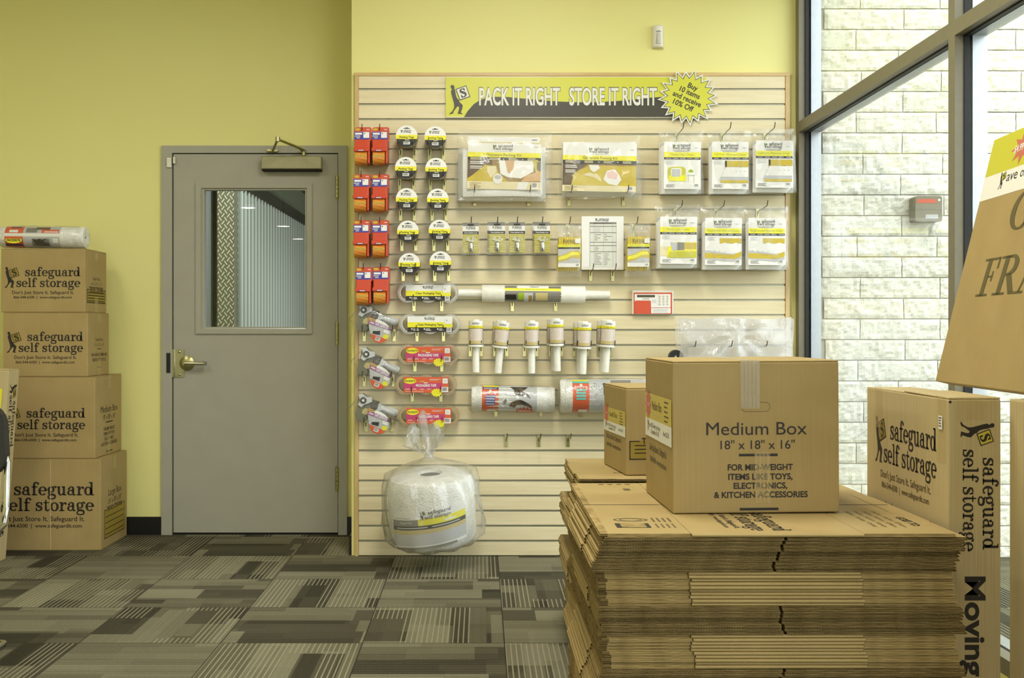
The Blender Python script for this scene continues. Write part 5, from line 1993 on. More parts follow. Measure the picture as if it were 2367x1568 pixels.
for st, y, w in (('Buy', 21, 24), ('10 items', 6, 50), ('and receive', -10, 70), ('10% Off', -27, 50)):
    a.text(st, (1, 0, 0, -2)[('Buy', '10 items', 'and receive', '10% Off').index(st)] * k, y * k, w * k, 12.4 * k, 'p_black', 0.0012, 0.02, 'c')
a.build('burst_face', o)
x0, _, z0 = P(1506, 112, YW)
x1, _, z1 = P(1533, 62, YW)
o = thing('motion_sensor', 'small white motion sensor on the yellow wall above the slatwall', 'motion sensor', ((x0 + x1) / 2, YW, (z0 + z1) / 2), (PI / 2, 0, 0))
a = MB()
hw_, hh = (x1 - x0) / 2, (z1 - z0) / 2
n = 12
sec = [(hw_ * math.cos(PI * i / n), 0.012 + 0.03 * math.sin(PI * i / n)) for i in range(n + 1)]
sec = [(hw_, 0)] + sec + [(-hw_, 0)]
m = len(sec)
vs = []
for y, s in ((-hh, 0.7), (-hh + 0.006, 0.86), (hh - 0.008, 1.0), (hh, 0.8)):
    vs += [(p[0] * (1 if 0.01 > p[1] else 0.97), y, p[1] * s) for p in sec]
a.add(vs, [(r * m + i, r * m + i + 1, (r + 1) * m + i + 1, (r + 1) * m + i) for r in range(3) for i in range(m - 1)] + [tuple(range(m)), tuple(range(3 * m, 4 * m))], 'white_plastic', False)
a.build('sensor_case', o)
b = MB()
vs = []
for y in (-hh + 0.014, hh * 0.3):
    vs += [(p[0] * 0.62, y, p[1] * 0.98 + 0.0016) for p in sec[2:-2]]
m = len(sec) - 4
b.add(vs, [(i, i + 1, m + i + 1, m + i) for i in range(m - 1)], 'lens', True)
b.tube([(p[0] * 0.64, hh * 0.3 + 0.006 * (1 - (p[0] / hw_) ** 2), p[1] * 0.98 + 0.0018) for p in sec[2:-2]], 0.0013, 'p_black', 6)
b.build('sensor_lens', o)


# ------------------------------------------------------------------ cartons
def box_body(w, d, h, tape_right=False):
    a = MB()
    a.rbox(0, w, 0, d, 0, h - 0.004, 'kraft', 0.004, 2)
    return a


def top_flaps(o, w, d, h, along_x=True, gap=0.003):
    """two closing flaps whose seam runs along x (or y)"""
    for s in (0, 1):
        a = MB()
        if along_x:
            y0, y1 = (0.001, d / 2 - gap / 2) if s == 0 else (d / 2 + gap / 2, d - 0.001)
            a.rbox(0.001, w - 0.001, y0, y1, h - 0.0045, h, 'kraft', 0.0015, 1)
        else:
            x0, x1 = (0.001, w / 2 - gap / 2) if s == 0 else (w / 2 + gap / 2, w - 0.001)
            a.rbox(x0, x1, 0.001, d - 0.001, h - 0.0045, h, 'kraft', 0.0015, 1)
        a.build('flap', o)


FACE = {'front': lambda w, d: frame((0, -0.0006, 0), (1, 0, 0), (0, 0, 1)), 'right': lambda w, d: frame((w + 0.0006, 0, 0), (0, 1, 0), (0, 0, 1)), 'left': lambda w, d: frame((-0.0006, d, 0), (0, -1, 0), (0, 0, 1))}


def contains(a, x0, x1, y0, y1, t, fill='ink_khaki', nl=4):
    a.rect(x0, x1, y0, y1, fill, 0)
    for p in ((x0, x1, y0, y0 + t), (x0, x0 + t, y0, y1), (x1 - t, x1, y0, y1), (x0, x0 + (x1 - x0) * 0.1, y1 - t, y1), (x1 - (x1 - x0) * 0.1, x1, y1 - t, y1)):
        a.rect(*p, 'ink', 0.0003)
    a.text('THIS BOX CONTAINS:', (x0 + x1) / 2, y1 - t * 3, (x1 - x0) * 0.76, t * 6.0, 'ink', 0.0003, 0.02, 'c')
    for i in range(nl):
        y = y1 - (y1 - y0) * (0.28 + 0.2 * i)
        a.rect(x0 + (x1 - x0) * 0.05, x1 - (x1 - x0) * 0.05, y, y + t, 'ink', 0.0003)


def tape_down(o, w, d, h, face, pos, tw, down, up=0.0, mat='tape', label=None):
    a = MB()
    a.M = FACE[face](w, d) @ Matrix.Translation((0, 0, 0.0012))
    a.rect(pos - tw / 2, pos + tw / 2, h - down, h + 0.001, mat)
    if up:
        a.rect(pos - tw / 2, pos + tw / 2, 0.0, up, mat)
    if face == 'front':
        a.M = Matrix.Identity(4)
        a.rect(pos - tw / 2, pos + tw / 2, -0.001, d, mat, h + 0.0008)
    elif face == 'right':
        a.M = Matrix.Identity(4)
        a.rect(0, w + 0.001, pos - tw / 2, pos + tw / 2, mat, h + 0.0008)
    a.build('tape_strip', o)


def shop_box(name, label, x_right, z, w, d, h, side, Y0=5.685, fx0=0.1, fx1=0.93, fy=0.35, seam=False):
    """a made-up shop carton against the door wall: mark on its front, size text on its right side"""
    o = thing(name, label, 'cardboard box', (x_right - w, Y0, z), (0, 0, 0), 'made-up boxes stacked beside the door')
    a = box_body(w, d, h)
    a.M = FACE['front'](w, d)
    lw = w * (fx1 - fx0)
    logo(a, w * fx0, h * fy, lw, 'ink', 'ink_khaki', 0, True)
    if seam:
        a.rect(w * 0.58, w * 0.585, 0.002, h - 0.006, 'kraft_light', 0.0001)
    a.M = FACE['right'](w, d)
    cxs = d * 0.52
    if side == 'small_contains':
        a.text('Small Box', cxs, h * 0.52, d * 0.36, h * 0.055, 'ink_soft', 0, 0, 'c')
        a.text('16" x 12" x 12"', cxs, h * 0.44, d * 0.5, h * 0.045, 'ink_soft', 0, 0, 'c')
        contains(a, d * 0.08, d * 0.93, h * 0.15, h * 0.37, 0.005)
    elif side == 'small_heavy':
        a.text('Small Box', cxs, h * 0.55, d * 0.36, h * 0.055, 'ink_soft', 0, 0, 'c')
        a.text('16" x 12" x 12"', cxs, h * 0.47, d * 0.5, h * 0.045, 'ink_soft', 0, 0, 'c')
        a.rect(cxs - d * 0.1, cxs + d * 0.1, h * 0.42, h * 0.43, 'ink')
        a.text('FOR HEAVY ITEMS LIKE', cxs, h * 0.31, d * 0.72, h * 0.05, 'ink', 0, 0.01, 'c')
        a.text('BOOKS AND TOOLS', cxs, h * 0.23, d * 0.62, h * 0.05, 'ink', 0, 0.01, 'c')
        a.rect(cxs - d * 0.1, cxs + d * 0.1, h * 0.13, h * 0.14, 'ink')
    elif side == 'medium':
        a.text('Medium Box', cxs, h * 0.54, d * 0.64, h * 0.085, 'ink', 0, 0, 'c')
        a.text('18" x 18" x 16"', cxs, h * 0.45, d * 0.46, h * 0.06, 'ink', 0, 0, 'c')
        a.rect(cxs - d * 0.13, cxs + d * 0.13, h * 0.405, h * 0.42, 'ink')
        for i, (s_, wd) in enumerate((('FOR MID-WEIGHT', 0.42), ('ITEMS LIKE TOYS,', 0.42), ('ELECTRONICS,', 0.34), ('& KITCHEN ACCESSORIES', 0.6))):
            a.text(s_, cxs, h * (0.31 - i * 0.062), d * wd, h * 0.042, 'ink', 0, 0.012, 'c')
        a.rect(cxs - d * 0.12, cxs + d * 0.12, h * 0.035, h * 0.05, 'ink')
    else:
        a.text('Large Box', cxs, h * 0.56, d * 0.5, h * 0.075, 'ink', 0, 0, 'c')
        a.text('24" x 18" x 18"', cxs, h * 0.47, d * 0.5, h * 0.055, 'ink', 0, 0, 'c')
        contains(a, d * 0.12, d * 0.9, h * 0.1, h * 0.42, 0.004)
    a.build('box_body', o)
    top_flaps(o, w, d, h)
    tape_down(o, w, d, h, 'right', d * 0.5, 0.05, h * 0.16, h * 0.26 if side != 'large' else 0)
    return o


shop_box('large_box', 'large made-up box at the bottom of the stack beside the door', -1.955, 0.0, 0.62, 0.42, 0.4725, 'large', fx0=0.03, fx1=0.945, fy=0.43, seam=True)
shop_box('medium_box', 'medium made-up box on the large one, second from the floor by the door', -1.985, 0.4735, 0.475, 0.42, 0.4215, 'medium', fx0=0.02, fx1=0.895, fy=0.36)
shop_box('small_box', 'small made-up box on the medium one, third from the floor by the door', -2.022, 0.896, 0.436, 0.325, 0.331, 'small_heavy', fx0=0.04, fx1=0.945, fy=0.385)
shop_box('small_box', 'small made-up box topmost in the stack by the door, under the bubble wrap', -2.036, 1.228, 0.433, 0.325, 0.329, 'small_contains', fx0=0.04, fx1=0.945, fy=0.395)
bq = bubble_roll('bubble_wrap_roll', 'bagged bubble wrap roll lying on top of the stack of boxes by the door', 103, 547, YS - 5.80, 98, 25, False, 0.01, True)
bq.location.z = 1.5585 + 28.6 * 5.8 / F


# ------------------------------------------------------------------ tall flat moving kit boxes
def kit_box(label, loc, w, d, h, rot=(0, 0, 0), side='front', front_art=True):
    o = thing('moving_kit_box', label, 'cardboard box', loc, rot, 'tall moving kit boxes')
    a = MB()
    a.rbox(0, w, 0, d, 0, h - 0.005, 'kraft_pale', 0.004, 2)
    if side == 'front':
        a.M = FACE['front'](w, d) @ Matrix.Translation((0, h, 0)) @ Matrix.Rotation(-PI / 2, 4, 'Z')
        Wn = w
    else:
        a.M = FACE['right'](w, d) @ Matrix.Translation((0, h, 0)) @ Matrix.Rotation(-PI / 2, 4, 'Z')
        Wn = d
    # here x runs down the face, y from its left edge to its right edge
    q = Wn / 0.135
    if side == 'front':
        lg = dict(x=0.062, y=0.026)
        man(a, 0.062, 0.030 * q, 0.062, 0.088 * q, 'ink', 'ink_yellow')
        setline(a, 'safeguard', 0.152, 0.088 * q, 0.236, 0.027 * q, 'ink')
        setline(a, 'self storage', 0.131, 0.037 * q, 0.261, 0.027 * q, 'ink')
        a.text('Moving Kit', 0.455, 0.044 * q, 0.385, 0.052 * q, 'ink', 0, 0.03)
    else:
        man(a, 0.07, 0.2 * Wn, 0.075, 0.62 * Wn, 'ink', 'ink_khaki')
        setline(a, 'safeguard', 0.155, 0.58 * Wn, 0.23, 0.2 * Wn, 'ink')
        setline(a, 'self storage', 0.125, 0.24 * Wn, 0.27, 0.2 * Wn, 'ink')
        a.text('Moving Kit', 0.46, 0.3 * Wn, 0.36, 0.38 * Wn, 'ink', 0, 0.03)
    a.M = FACE['left'](w, d)
    if side == 'front':
        lw = d * 0.755
        logo(a, d * 0.125, h * 0.775, lw, 'ink', 'ink_khaki', 0, True, 'ink_soft', 1.12)
        for q_ in (0.2, 0.28):
            a.poly([(d * q_, h * 0.62), (d * (q_ + 0.07), h * 0.66), (d * (q_ + 0.14), h * 0.62), (d * (q_ + 0.07), h * 0.58)], 'ink_soft', 0)
            a.poly([(d * q_ + 0.003, h * 0.62), (d * (q_ + 0.07), h * 0.66 - 0.003), (d * (q_ + 0.14) - 0.003, h * 0.62), (d * (q_ + 0.07), h * 0.58 + 0.003)], 'kraft_pale', 0.0002)
        a.text('5 Small Boxes', d * 0.46, h * 0.6, d * 0.3, h * 0.02, 'ink')
        a.text('3 Medium Boxes', d * 0.46, h * 0.56, d * 0.3, h * 0.02, 'ink')
    a.M = FACE['front'](w, d)
    if side != 'front':
        a.rect(0.02, w * 0.96, h * 0.78, h * 0.9, 'p_lemon', 0)
        a.rect(0.02, w * 0.96, h * 0.7, h * 0.78, 'p_white', 0)
    a.build('box_body', o)
    for s in (0, 1):
        b = MB()
        y0, y1 = (0.001, d / 2 - 0.002) if s == 0 else (d / 2 + 0.002, d - 0.001)
        b.M = Matrix.Translation((0, 0, h - 0.004)) @ Matrix.Rotation(0.006 * (1 - 2 * s), 4, 'X')
        b.rbox(0.001, w - 0.001, y0, y1, -0.001, 0.0035, 'kraft_pale', 0.0012, 1)
        b.build('flap', o)
    if side == 'front':
        for pos, dn in ((0.17, 0.12), (0.93, 0.17)):
            b = MB()
            b.M = FACE['left'](w, d) @ Matrix.Translation((0, 0, 0.0012))
            n = 8
            vs = []
            for i in range(n + 1):
                y = h + 0.001 - dn * i / n
                vs += [(d * pos - 0.028 + 0.002 * noise.noise(Vector((y * 40, 0, pos))), y, 0.0004 + 0.0008 * abs(noise.noise(Vector((y * 60, 3, pos))))), (d * pos + 0.028, y, 0.0005)]
            b.add(vs, [(2 * i, 2 * i + 1, 2 * i + 3, 2 * i + 2) for i in range(n)], 'tape', True)
            if pos > 0.5:
                b.rect(d * pos - 0.012, d * pos + 0.012, h - 0.085, h - 0.05, 'p_white', 0.0014)
                b.lines(d * pos - 0.009, d * pos + 0.009, h - 0.054, 4, 0.007, 0.003, 'ink_soft', 0.0018)
            b.build('tape_strip', o)
        b = MB()
        b.M = FACE['front'](w, d) @ Matrix.Translation((0, 0, 0.0012))
        b.rect(w * 0.16, w * 0.68, h - 0.058, h + 0.001, 'tape')
        b.build('tape_strip', o)
        b = MB()
        b.M = FACE['front'](w, d)
        b.disc(0.0035, 'gap_black', 0.0006, 0.0045, h - 0.012, 10)
        b.build('punched_hole', o)
    return o


kit_box('tall moving kit box beside the flat carton stack, pale lettered edge facing out', (1.188, 2.80, 0.0), 0.134, 0.59, 0.966, (0, 0, 0))
kit_box('tall shadowed moving kit box beyond the lettered one, against the window', (1.345, 2.16, 0.0), 0.135, 0.645, 0.966, (0, 0, 0))
kit_box('narrow moving kit box leaning in front of the boxes by the door', (-2.352 - 0.658, 5.345, 0.0), 0.66, 0.125, 0.945, (0, R(4.2), 0), 'right')
KL = [o for o in bpy.data.objects if o.get('label', '').startswith('narrow moving kit')][0]
KL.location.z = 0.66 * math.sin(R(4.2)) + 0.001

# ------------------------------------------------------------------ FRAGILE picture box leaning on top
yaw, lean = R(4.0), R(13.5)
A = Vector((1.402, 3.40, 0.9795))
u = Vector((-math.sin(yaw), -math.cos(yaw), 0))
nh = Vector((-math.cos(yaw), math.sin(yaw), 0))
v = (-nh) * math.sin(lean) + Vector((0, 0, 1)) * math.cos(lean)
fm = frame((0, 0, 0), u, v)
o = thing('picture_box', 'large flat fragile box leaning against the window on top of the moving kit boxes', 'cardboard box', A, fm.to_euler())
PW, PH = 1.15, 0.762
a = MB()
a.rbox(0, PW, 0, PH, -0.05, 0, 'kraft', 0.003, 2)
a.rect(0.0, PW * 0.9, 0.566, 0.642, 'p_foam', 0.0006)
a.rect(0.0, PW * 0.9, 0.642, PH - 0.001, 'p_lime', 0.0006)
a.star(0.25, 0.70, 0.085, 0.045, 9, 'p_sale', 0.001, sx=1.0, sy=0.62, ph=0.4)
a.text('$4.99 each', 0.25, 0.690, 0.125, 0.022, 'p_white', 0.0014, 0.02, 'c')
man(a, 0.128, 0.588, 0.045, 0.052, 'ink', 'p_lime', 0.001)
a.text('ave', 0.18, 0.606, 0.075, 0.032, 'ink', 0.001, 0.0)
a.text('on packing supplies', 0.275, 0.606, 0.36, 0.03, 'ink', 0.001, 0.0)
setline(a, 'GLASS', 0.27, 0.445, 0.66, 0.118, 'ink_olive', 0.0008, RO, 136.0, 0.14)
setline(a, 'FRAGILE', 0.155, 0.262, 0.93, 0.112, 'ink_olive', 0.0008, RO, 136.0, 0.14)
a.build('box_body', o)

# ------------------------------------------------------------------ flattened cartons
def flat_carton_mesh(W_, D_, flap, flute=True):
    """two plies of board folded flat; front and back edges show flutes, the sides show a fold between cut flaps; a slot at x = 0"""
    a = MB()
    tb = 0.0037
    body = D_ / 2 - flap
    for lv in (0, 1):
        z0 = lv * (tb + 0.0004)
        z1 = z0 + tb
        e = 0.002 * lv
        a.box(-W_ / 2 + 0.002, W_ / 2 - 0.002, -body, body, z0, z1, 'kraft')
        for xa, xb in ((-W_ / 2 + 0.004 + e, -0.004), (0.004, W_ / 2 - 0.004 - e)):
            y0, y1 = body + 0.0012, D_ / 2 - e
            a.box(xa, xb, y0, y1, z0, z1, 'kraft')
            ya = -D_ / 2 + e
            fd = 0.02 if flute else 0.0
            vs = [(x, y, z) for x in (xa, xb) for y in (ya + fd, -body - 0.0012) for z in (z0, z1)]
            a.add(vs, [(2, 3, 7, 6), (0, 2, 6, 4), (1, 5, 7, 3)], 'kraft')
            a.add(vs, [(0, 1, 3, 2), (4, 6, 7, 5)], 'kraft_edge')
            if flute:
                a.box(xa, xb, ya, ya + fd, z0, z0 + 0.0004, 'kraft_edge')
                a.box(xa, xb, ya, ya + fd, z1 - 0.0004, z1, 'kraft_edge')
                per = 0.0062
                nn = int((xb - xa) / per * 4)
                am = (tb - 0.0008) / 2 - 0.0003
                zm = (z0 + z1) / 2
                for sgn in (0, 1):
                    pass
                pv = [(xa + (xb - xa) * i / nn, zm + am * (0, 1, 0, -1)[i % 4]) for i in range(nn + 1)]
                up = [(p[0], y, p[1] + 0.0003) for y in (ya, ya + fd) for p in pv]
                dn = [(p[0], y, p[1] - 0.0003) for y in (ya, ya + fd) for p in pv]
                m = nn + 1
                f_ = [(i, i + 1, i + 1 + m, i + m) for i in range(nn)]
                a.add(up, f_, 'kraft_flute_shade')
                a.add(dn, f_, 'kraft_flute_shade')
                a.add([(p[0], ya, p[1] + s) for s in (-0.0003, 0.0003) for p in pv], f_, 'kraft_edge')
                a.add([(xa, ya + fd, z0), (xb, ya + fd, z0), (xb, ya + fd, z1), (xa, ya + fd, z1)], [(0, 1, 2, 3)], 'gap_black')
            else:
                a.add(vs, [(0, 4, 5, 1)], 'kraft_edge')
    # folds at the sides: rounded along the body, raw edges along the flaps
    H2 = tb + 0.0002
    for s in (-1, 1):
        n = 6
        vs = []
        for i in range(n + 1):
            g = -PI / 2 + PI * i / n
            for y in (-body + 0.001, body - 0.001):
                vs.append((s * (W_ / 2 - 0.003 + 0.0042 * math.cos(g)), y, H2 + H2 * math.sin(g)))
        a.add(vs, [(2 * i, 2 * i + 1, 2 * i + 3, 2 * i + 2) for i in range(n)], 'kraft', True)
        for lv in (0, 1):
            z0 = lv * (tb + 0.0004)
            for y0, y1 in ((-D_ / 2 + 0.02, -body - 0.002), (body + 0.002, D_ / 2 - 0.003)):
                xs = s * (W_ / 2 - 0.004 - 0.002 * lv)
                a.box(min(xs, xs + s * 0.0006), max(xs, xs + s * 0.0006), y0, y1, z0 + 0.0003, z0 + tb - 0.0004, 'kraft_edge')
    return a


CT = 0.0083
mA = flat_carton_mesh(0.885, 0.86, 0.222)
protoA = mA.build('flat_carton')
meA = protoA.data
bpy.data.objects.remove(protoA)
mS = flat_carton_mesh(0.70, 0.60, 0.150)
protoS = mS.build('flat_carton')
meS = protoS.data
bpy.data.objects.remove(protoS)
rnd = random.Random(11)


def stack(cx, y_front, top, counts, me, W_, D_, lab, grp, off, shear=(0.0,)):
    """bundles laid crosswise in turn, counted from the top; counts: list of (how many, turned?, words)"""
    z = top
    for b, (n, turned, words) in enumerate(counts):
        for i in range(n):
            z -= CT
            if z < 0.002:
                return z
            o = bpy.data.objects.new('flat_carton', me)
            COL.objects.link(o)
            dpt = W_ if turned else D_
            dx, dy = off[b % len(off)]
            dx += shear[b % len(shear)] * (0.5 - (i + 0.5) / n)
            o.location = (cx + dx + rnd.uniform(-0.004, 0.004), y_front + dpt / 2 + dy + rnd.uniform(-0.005, 0.005), z + 0.0)
            o.rotation_euler = (0, 0, (-PI / 2 if turned else 0) + rnd.uniform(-0.006, 0.006) + 0.004)
            if not turned and i % 2:
                pass
            tag(o, lab.format(words), 'flattened carton', grp.format(words))
        z -= 0.0006
    return z


TOP = 0.6465
# topmost printed carton
o = bpy.data.objects.new('flat_carton', None)
a = MB()
a.M = Matrix.Rotation(-PI / 2, 4, 'Z')
b_ = flat_carton_mesh(0.885, 0.86, 0.222)
a.add(b_.v, [], 'kraft')
for f_, m_, s_ in zip(b_.f, b_.m, b_.s):
    a.f.append(f_)
    a.m.append(m_)
    a.s.append(s_)
SXc, SYf = 0.7165, 2.652
oy = SYf + 0.885 / 2
zt2 = 2 * 0.0037 + 0.0004 + 0.0006
G = lambda X, Y: (X - SXc, Y - oy, zt2)
lx = Matrix.Rotation(0, 4, 'Z')
a.M = frame(G(0.635, 3.06), (0, -1, 0), (1, 0, 0))
logo(a, -0.01, 0.03, 0.375, 'ink', 'ink_khaki', 0, True)
a.M = frame(G(1.0, 2.98), (0, -1, 0), (1, 0, 0))
a.text('GOES TO:', 0.09, 0.085, 0.13, 0.022, 'ink', 0, 0.02)
for i, row in enumerate((('Living Room', 'Dining Room', 'Den'), ('Master Bedroom', 'Bedroom', 'Office'), ('Kitchen', 'Bathroom', 'Garage'), ('Basement', 'Storage', 'Other'))):
    for j, w_ in enumerate(row):
        a.text(w_, 0.0 + j * 0.085, 0.055 - i * 0.024, 0.065, 0.011, 'ink_soft', 0)
a.rect(-0.3, 0.0, 0.1, 0.1015, 'ink_soft')
a.M = Matrix.Translation(G(0.0, 0.0))
# maker's marks near the left end
a.M = Matrix.Translation(G(0.388, 2.85))
for r_ in (0.045, 0.03):
    vs_ = [(r_ * f_ * math.cos(2 * PI * i / 30), 0.55 * r_ * f_ * math.sin(2 * PI * i / 30)) for f_ in (1.0, 0.86) for i in range(30)]
    a.add([(p[0], p[1], 0) for p in vs_], [(i, (i + 1) % 30, 30 + (i + 1) % 30, 30 + i) for i in range(30)], 'ink_soft')
for i in range(4):
    a.rect(0.055 + i * 0.014, 0.060 + i * 0.014, -0.03, 0.028, 'ink_soft')
a.M = Matrix.Translation(G(0.395, 2.765))
a.rect(-0.055, 0.03, -0.03, 0.03, 'ink_soft')
a.rect(-0.046, 0.02, -0.026, 0.026, 'kraft_edge', 0.0002)
a.rect(-0.055, -0.042, -0.03, 0.03, 'ink', 0.0003)
a.rect(0.02, 0.03, -0.03, 0.03, 'ink', 0.0003)
for i in range(4):
    a.rect(0.046 + i * 0.014, 0.050 + i * 0.014, -0.03, 0.026, 'ink_soft')
a.M = Matrix.Translation(G(0.42, 3.5))
for i in range(4):
    a.rect(-0.045 + i * 0.028, -0.029 + i * 0.028, -0.005, 0.005, 'ink')
    a.rect(-0.035 + i * 0.028, -0.019 + i * 0.028, -0.05, -0.042, 'ink_yellow')
a.rect(0.02, 0.04, -0.13, -0.09, 'ink_soft')
a.M = Matrix.Translation((0, 0, zt2 - 0.0004))
a.rect(-0.425, -0.22, -0.0035, 0.0035, 'gap_black')
a.rect(0.22, 0.425, -0.0035, 0.0035, 'gap_black')
o = a.build('flat_carton', None, (SXc, oy, TOP - CT), (0, 0, 0))
tag(o, 'printed flattened carton topmost on the front stack, under the medium box', 'flattened carton')
stack(SXc, SYf, TOP - CT - 0.0003, [(10, False, 'top fluted'), (10, True, 'upper folded'), (8, False, 'lower fluted'), (10, True, 'lower folded'), (10, False, 'third fluted'), (10, True, 'third folded'), (10, False, 'bottom fluted'), (10, True, 'bottom folded')], meA, 0.885, 0.86,
      'flattened carton in the {} bundle of the front carton stack', 'cartons of the {} bundle, front stack', [(0.002, 0.0), (-0.005, 0.002), (0.008, 0.0), (0.002, 0.002)], (0.030, -0.010, -0.006, -0.012))
RX, RY = 0.675, 3.675
T2 = 0.6395
o = bpy.data.objects.new('flat_carton', meS)
COL.objects.link(o)
o.location = (RX, RY + 0.3, T2 - CT)
tag(o, 'flattened carton topmost on the rear stack, under the small box', 'flattened carton')
a = MB()
a.M = frame((RX - 0.21 - o.location.x, 3.80 - o.location.y, 0.0084), (1, 0, 0), (0, 1, 0))
a.text('FOR HEAVY ITEMS LIKE', 0, 0.03, 0.24, 0.02, 'ink', 0, 0.01)
a.text('BOOKS AND TOOLS', 0.03, 0.0, 0.18, 0.02, 'ink', 0, 0.01)
a.text('Small Box', 0.07, 0.09, 0.14, 0.03, 'ink_soft', 0, 0.0)
a.build('print', o)
o['label'] = 'flattened carton topmost on the rear stack, under the small box'
stack(RX, RY, T2 - CT - 0.0003, [(6, False, 'top'), (8, True, 'second'), (10, False, 'third'), (10, True, 'fourth'), (10, False, 'fifth'), (10, True, 'sixth'), (10, False, 'seventh'), (10, True, 'lowest')], meS, 0.70, 0.60,
      'flattened carton in the {} bundle of the rear carton stack', 'cartons of the {} bundle, rear stack', [(0.0, 0.0), (0.006, 0.0), (-0.02, 0.0), (0.0, 0.0), (-0.024, 0.0), (-0.004, 0.0)])


# ------------------------------------------------------------------ made-up boxes on the stacks, with their price cards
def sale_card(o, w, d, h, y0, y1, title):
    a = MB()
    a.M = FACE['left'](w, d) @ Matrix.Translation((0, 0, 0.001))
    ym = y0 + (y1 - y0) * 0.42
    a.rect(0.004, d - 0.004, y0, ym, 'p_foam')
    a.rect(0.004, d - 0.004, ym, y1, 'p_straw')
    a.star(d * 0.14, ym + (y1 - ym) * 0.55, d * 0.12, d * 0.075, 10, 'p_sale', 0.0004)
    a.text('SALE', d * 0.14, ym + (y1 - ym) * 0.5, d * 0.13, h * 0.024, 'p_pink', 0.0006, 0.01, 'c')
    a.text(title, d * 0.29, ym + (y1 - ym) * 0.4, d * 0.36, h * 0.066, 'ink_soft', 0.0004)
    a.lines(d * 0.74, d * 0.9, ym + (y1 - ym) * 0.86, 5, h * 0.032, h * 0.01, 'ink_soft', 0.0004)
    a.rect(d * 0.33, d * 0.58, ym + (y1 - ym) * 0.2, ym + (y1 - ym) * 0.24, 'p_tan', 0.0004)
    man(a, d * 0.1, y0 + (ym - y0) * 0.3, d * 0.06, (ym - y0) * 0.6, 'ink_soft', 'p_lime', 0.0004)
    a.text('ave 10% when you buy', d * 0.17, y0 + (ym - y0) * 0.55, d * 0.42, h * 0.036, 'ink_soft', 0.0004)
    a.text('a bundle of 10', d * 0.24, y0 + (ym - y0) * 0.22, d * 0.3, h * 0.036, 'ink_soft', 0.0004)
    a.text('Now $22.50', d * 0.7, y0 + (ym - y0) * 0.4, d * 0.2, h * 0.034, 'ink_soft', 0.0004)
    a.build('price_card', o)


w, d, h = 0.448, 0.40, 0.4065
o = thing('medium_box', 'medium made-up box standing on the front carton stack', 'cardboard box', (0.513, 2.936, TOP + 0.0008), (0, R(-0.35), R(1.6)), 'made-up boxes standing on the carton stacks')
a = box_body(w, d, h)
a.M = FACE['front'](w, d)
cx_ = w * 0.5 + 0.006
px_ = w / 391.0
Tx = lambda p: (p - 1554) * px_
Ty = lambda p: (1188 - p) * px_
a.text('Medium Box', Tx(1751), Ty(1006), 236 * px_, 31 * px_, 'ink', 0, 0.0, 'c')
a.text('18" x 18" x 16"', Tx(1753), Ty(1039), 174 * px_, 21 * px_, 'ink', 0, 0.004, 'c')
a.rect(Tx(1709), Tx(1800), Ty(1056), Ty(1050), 'ink')
for s_, y, wd, xc in (('FOR MID-WEIGHT', 1088, 153, 1759), ('ITEMS LIKE TOYS,', 1110, 151, 1759), ('ELECTRONICS,', 1131, 126, 1759), ('& KITCHEN ACCESSORIES', 1152, 220, 1760)):
    a.text(s_, Tx(xc), Ty(y), wd * px_, 14 * px_, 'ink', 0, 0.03, 'c')
a.rect(Tx(1710), Tx(1801), Ty(1182), Ty(1176), 'ink')
vs_ = []
hx, hy, hr_, hl = Tx(1749), Ty(941), 0.0125, 0.026
out = [(hx - hl + hr_ * math.cos(R(90 + 15 * i)), hy + hr_ * math.sin(R(90 + 15 * i))) for i in range(13)] + [(hx + hl + hr_ * math.cos(R(-90 + 15 * i)), hy + hr_ * math.sin(R(-90 + 15 * i))) for i in range(13)]
a.stroke(out + [out[0]], 0.0012, 'ink_soft', 0.0)
a.M = FACE['left'](w, d)
a.text("Don't Just Store It. Safeguard It.", d * 0.16, h * 0.335, d * 0.64, h * 0.052, 'ink_soft', 0, 0.01)
a.text('866-544-6500   www.safeguardit.com', d * 0.18, h * 0.255, d * 0.6, h * 0.04, 'ink_soft', 0, 0.014)
a.build('box_body', o)
top_flaps(o, w, d, h, False)
sale_card(o, w, d, h, h * 0.43, h * 0.745, 'Medium Box')
b = MB()
b.M = FACE['front'](w, d) @ Matrix.Translation((0, 0, 0.0014))
for i in range(5):
    b.rect(Tx(1716 + i * 9 - 2), Tx(1722 + i * 9), Ty(944), h + 0.001, 'clear_tape')
b.rect(Tx(1712), Tx(1758), Ty(946), h + 0.001, 'tape', 0.0003)
b.M = Matrix.Identity(4)
b.rect(Tx(1712), Tx(1758), 0, d, 'tape', h + 0.001)
b.build('tape_strip', o)
b = MB()
b.M = FACE['front'](w, d) @ Matrix.Translation((0, 0, 0.0014))
b.rect(Tx(1745), Tx(1782), Ty(1165), Ty(1046), 'tape', 0.0003)
for i in range(4):
    b.rect(Tx(1747 + i * 9), Tx(1751 + i * 9), Ty(1160), Ty(1048), 'tape', 0.0006)
b.build('tape_strip', o)

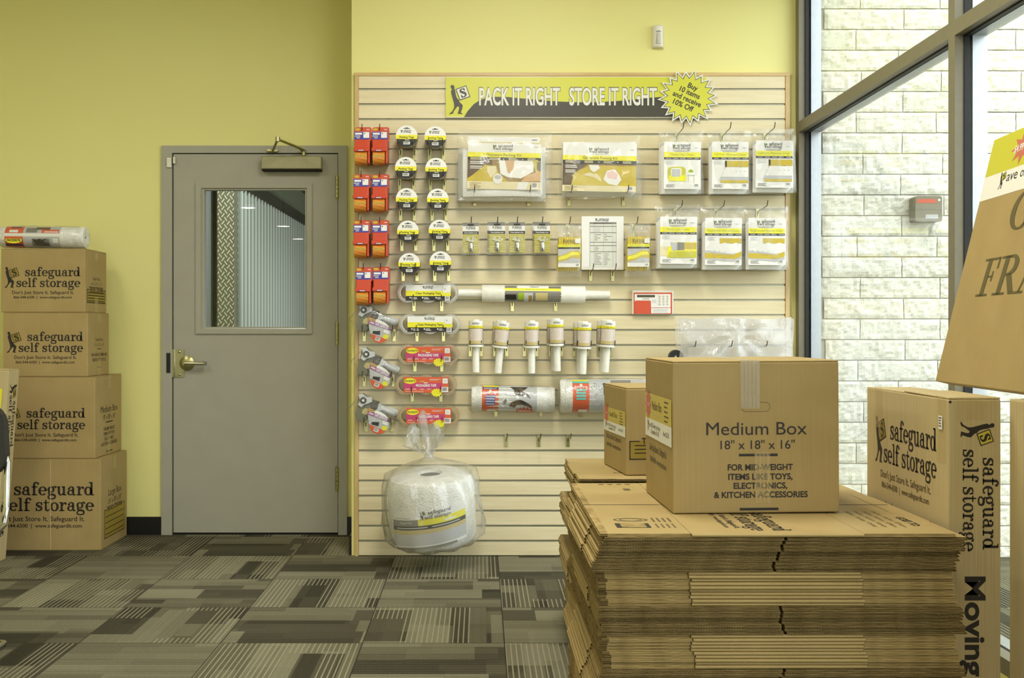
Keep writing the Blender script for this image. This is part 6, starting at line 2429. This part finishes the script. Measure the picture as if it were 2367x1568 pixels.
w, d, h = 0.40, 0.335, 0.30
o = thing('small_box', 'small made-up box standing on the rear carton stack', 'cardboard box', (0.497, 3.76, T2 + 0.0008), (0, 0, R(6.5)), 'made-up boxes standing on the carton stacks')
a = box_body(w, d, h)
a.M = FACE['front'](w, d)
contains(a, 0.012, w - 0.03, 0.098 * 0.55, 0.118, 0.0034, 'ink_khaki', 3)
a.M = FACE['left'](w, d)
a.text("Don't Just Store It. Safeguard It.", d * 0.12, h * 0.345, d * 0.68, h * 0.06, 'ink_soft', 0, 0.01)
a.text('866-544-6500   www.safeguardit.com', d * 0.14, h * 0.25, d * 0.64, h * 0.05, 'ink_soft', 0, 0.014)
a.build('box_body', o)
top_flaps(o, w, d, h, False)
sale_card(o, w, d, h, h * 0.43, h * 0.72, 'Small Box')

# ------------------------------------------------------------------ chair at the left edge
o = thing('office_chair', 'black chair with a chrome tube leg at the edge of the carpet', 'chair', (-1.955, 3.72, 0.0))
a = MB()
n = 12


def slab_pad(mb, x0, x1, y0, y1, z0, z1, mat, r):
    mb.rbox(x0, x1, y0, y1, z0, z1, mat, r, 4)


slab_pad(a, -0.22, 0.235, -0.22, 0.2, 0.43, 0.49, 'charcoal_vinyl', 0.025)
a.build('seat', o)
a = MB()
a.M = Matrix.Translation((0, 0.24, 0.60)) @ Matrix.Rotation(R(-6), 4, 'X')
pts_ = []
for cx__, cz__, a0 in ((0.16, 0.19, 0), (-0.16, 0.19, 90), (-0.17, 0.09, 180), (0.17, 0.09, 270)):
    pts_ += [(cx__ + 0.085 * math.cos(R(a0 + 15 * k)), cz__ + 0.085 * math.sin(R(a0 + 15 * k))) for k in range(7)]
a.M = a.M @ Matrix.Rotation(PI / 2, 4, 'X')
a.prism(pts_, -0.02, 0.02, 'charcoal_vinyl')
a.build('backrest', o)
for s in (-1, 1):
    b = MB()
    x = s * 0.25
    b.tube([(x * 0.9, 0.25, 0.82 - 0.08), (x, 0.26, 0.66), (x, 0.25, 0.5), (x, 0.23, 0.44), (x, 0.1, 0.41), (x, -0.2, 0.41), (x, -0.25, 0.39), (x, -0.28, 0.33), (x, -0.24, 0.08), (x, -0.23, 0.03), (x, -0.19, 0.0125), (x, 0.2, 0.0125), (x * 0.98, 0.24, 0.0125)], 0.0115, 'chrome', 12)
    b.build('leg_frame', o)
b = MB()
b.tube([(-0.245, 0.24, 0.0125), (0.245, 0.24, 0.0125)], 0.0115, 'chrome', 12)
b.build('rear_rail', o)
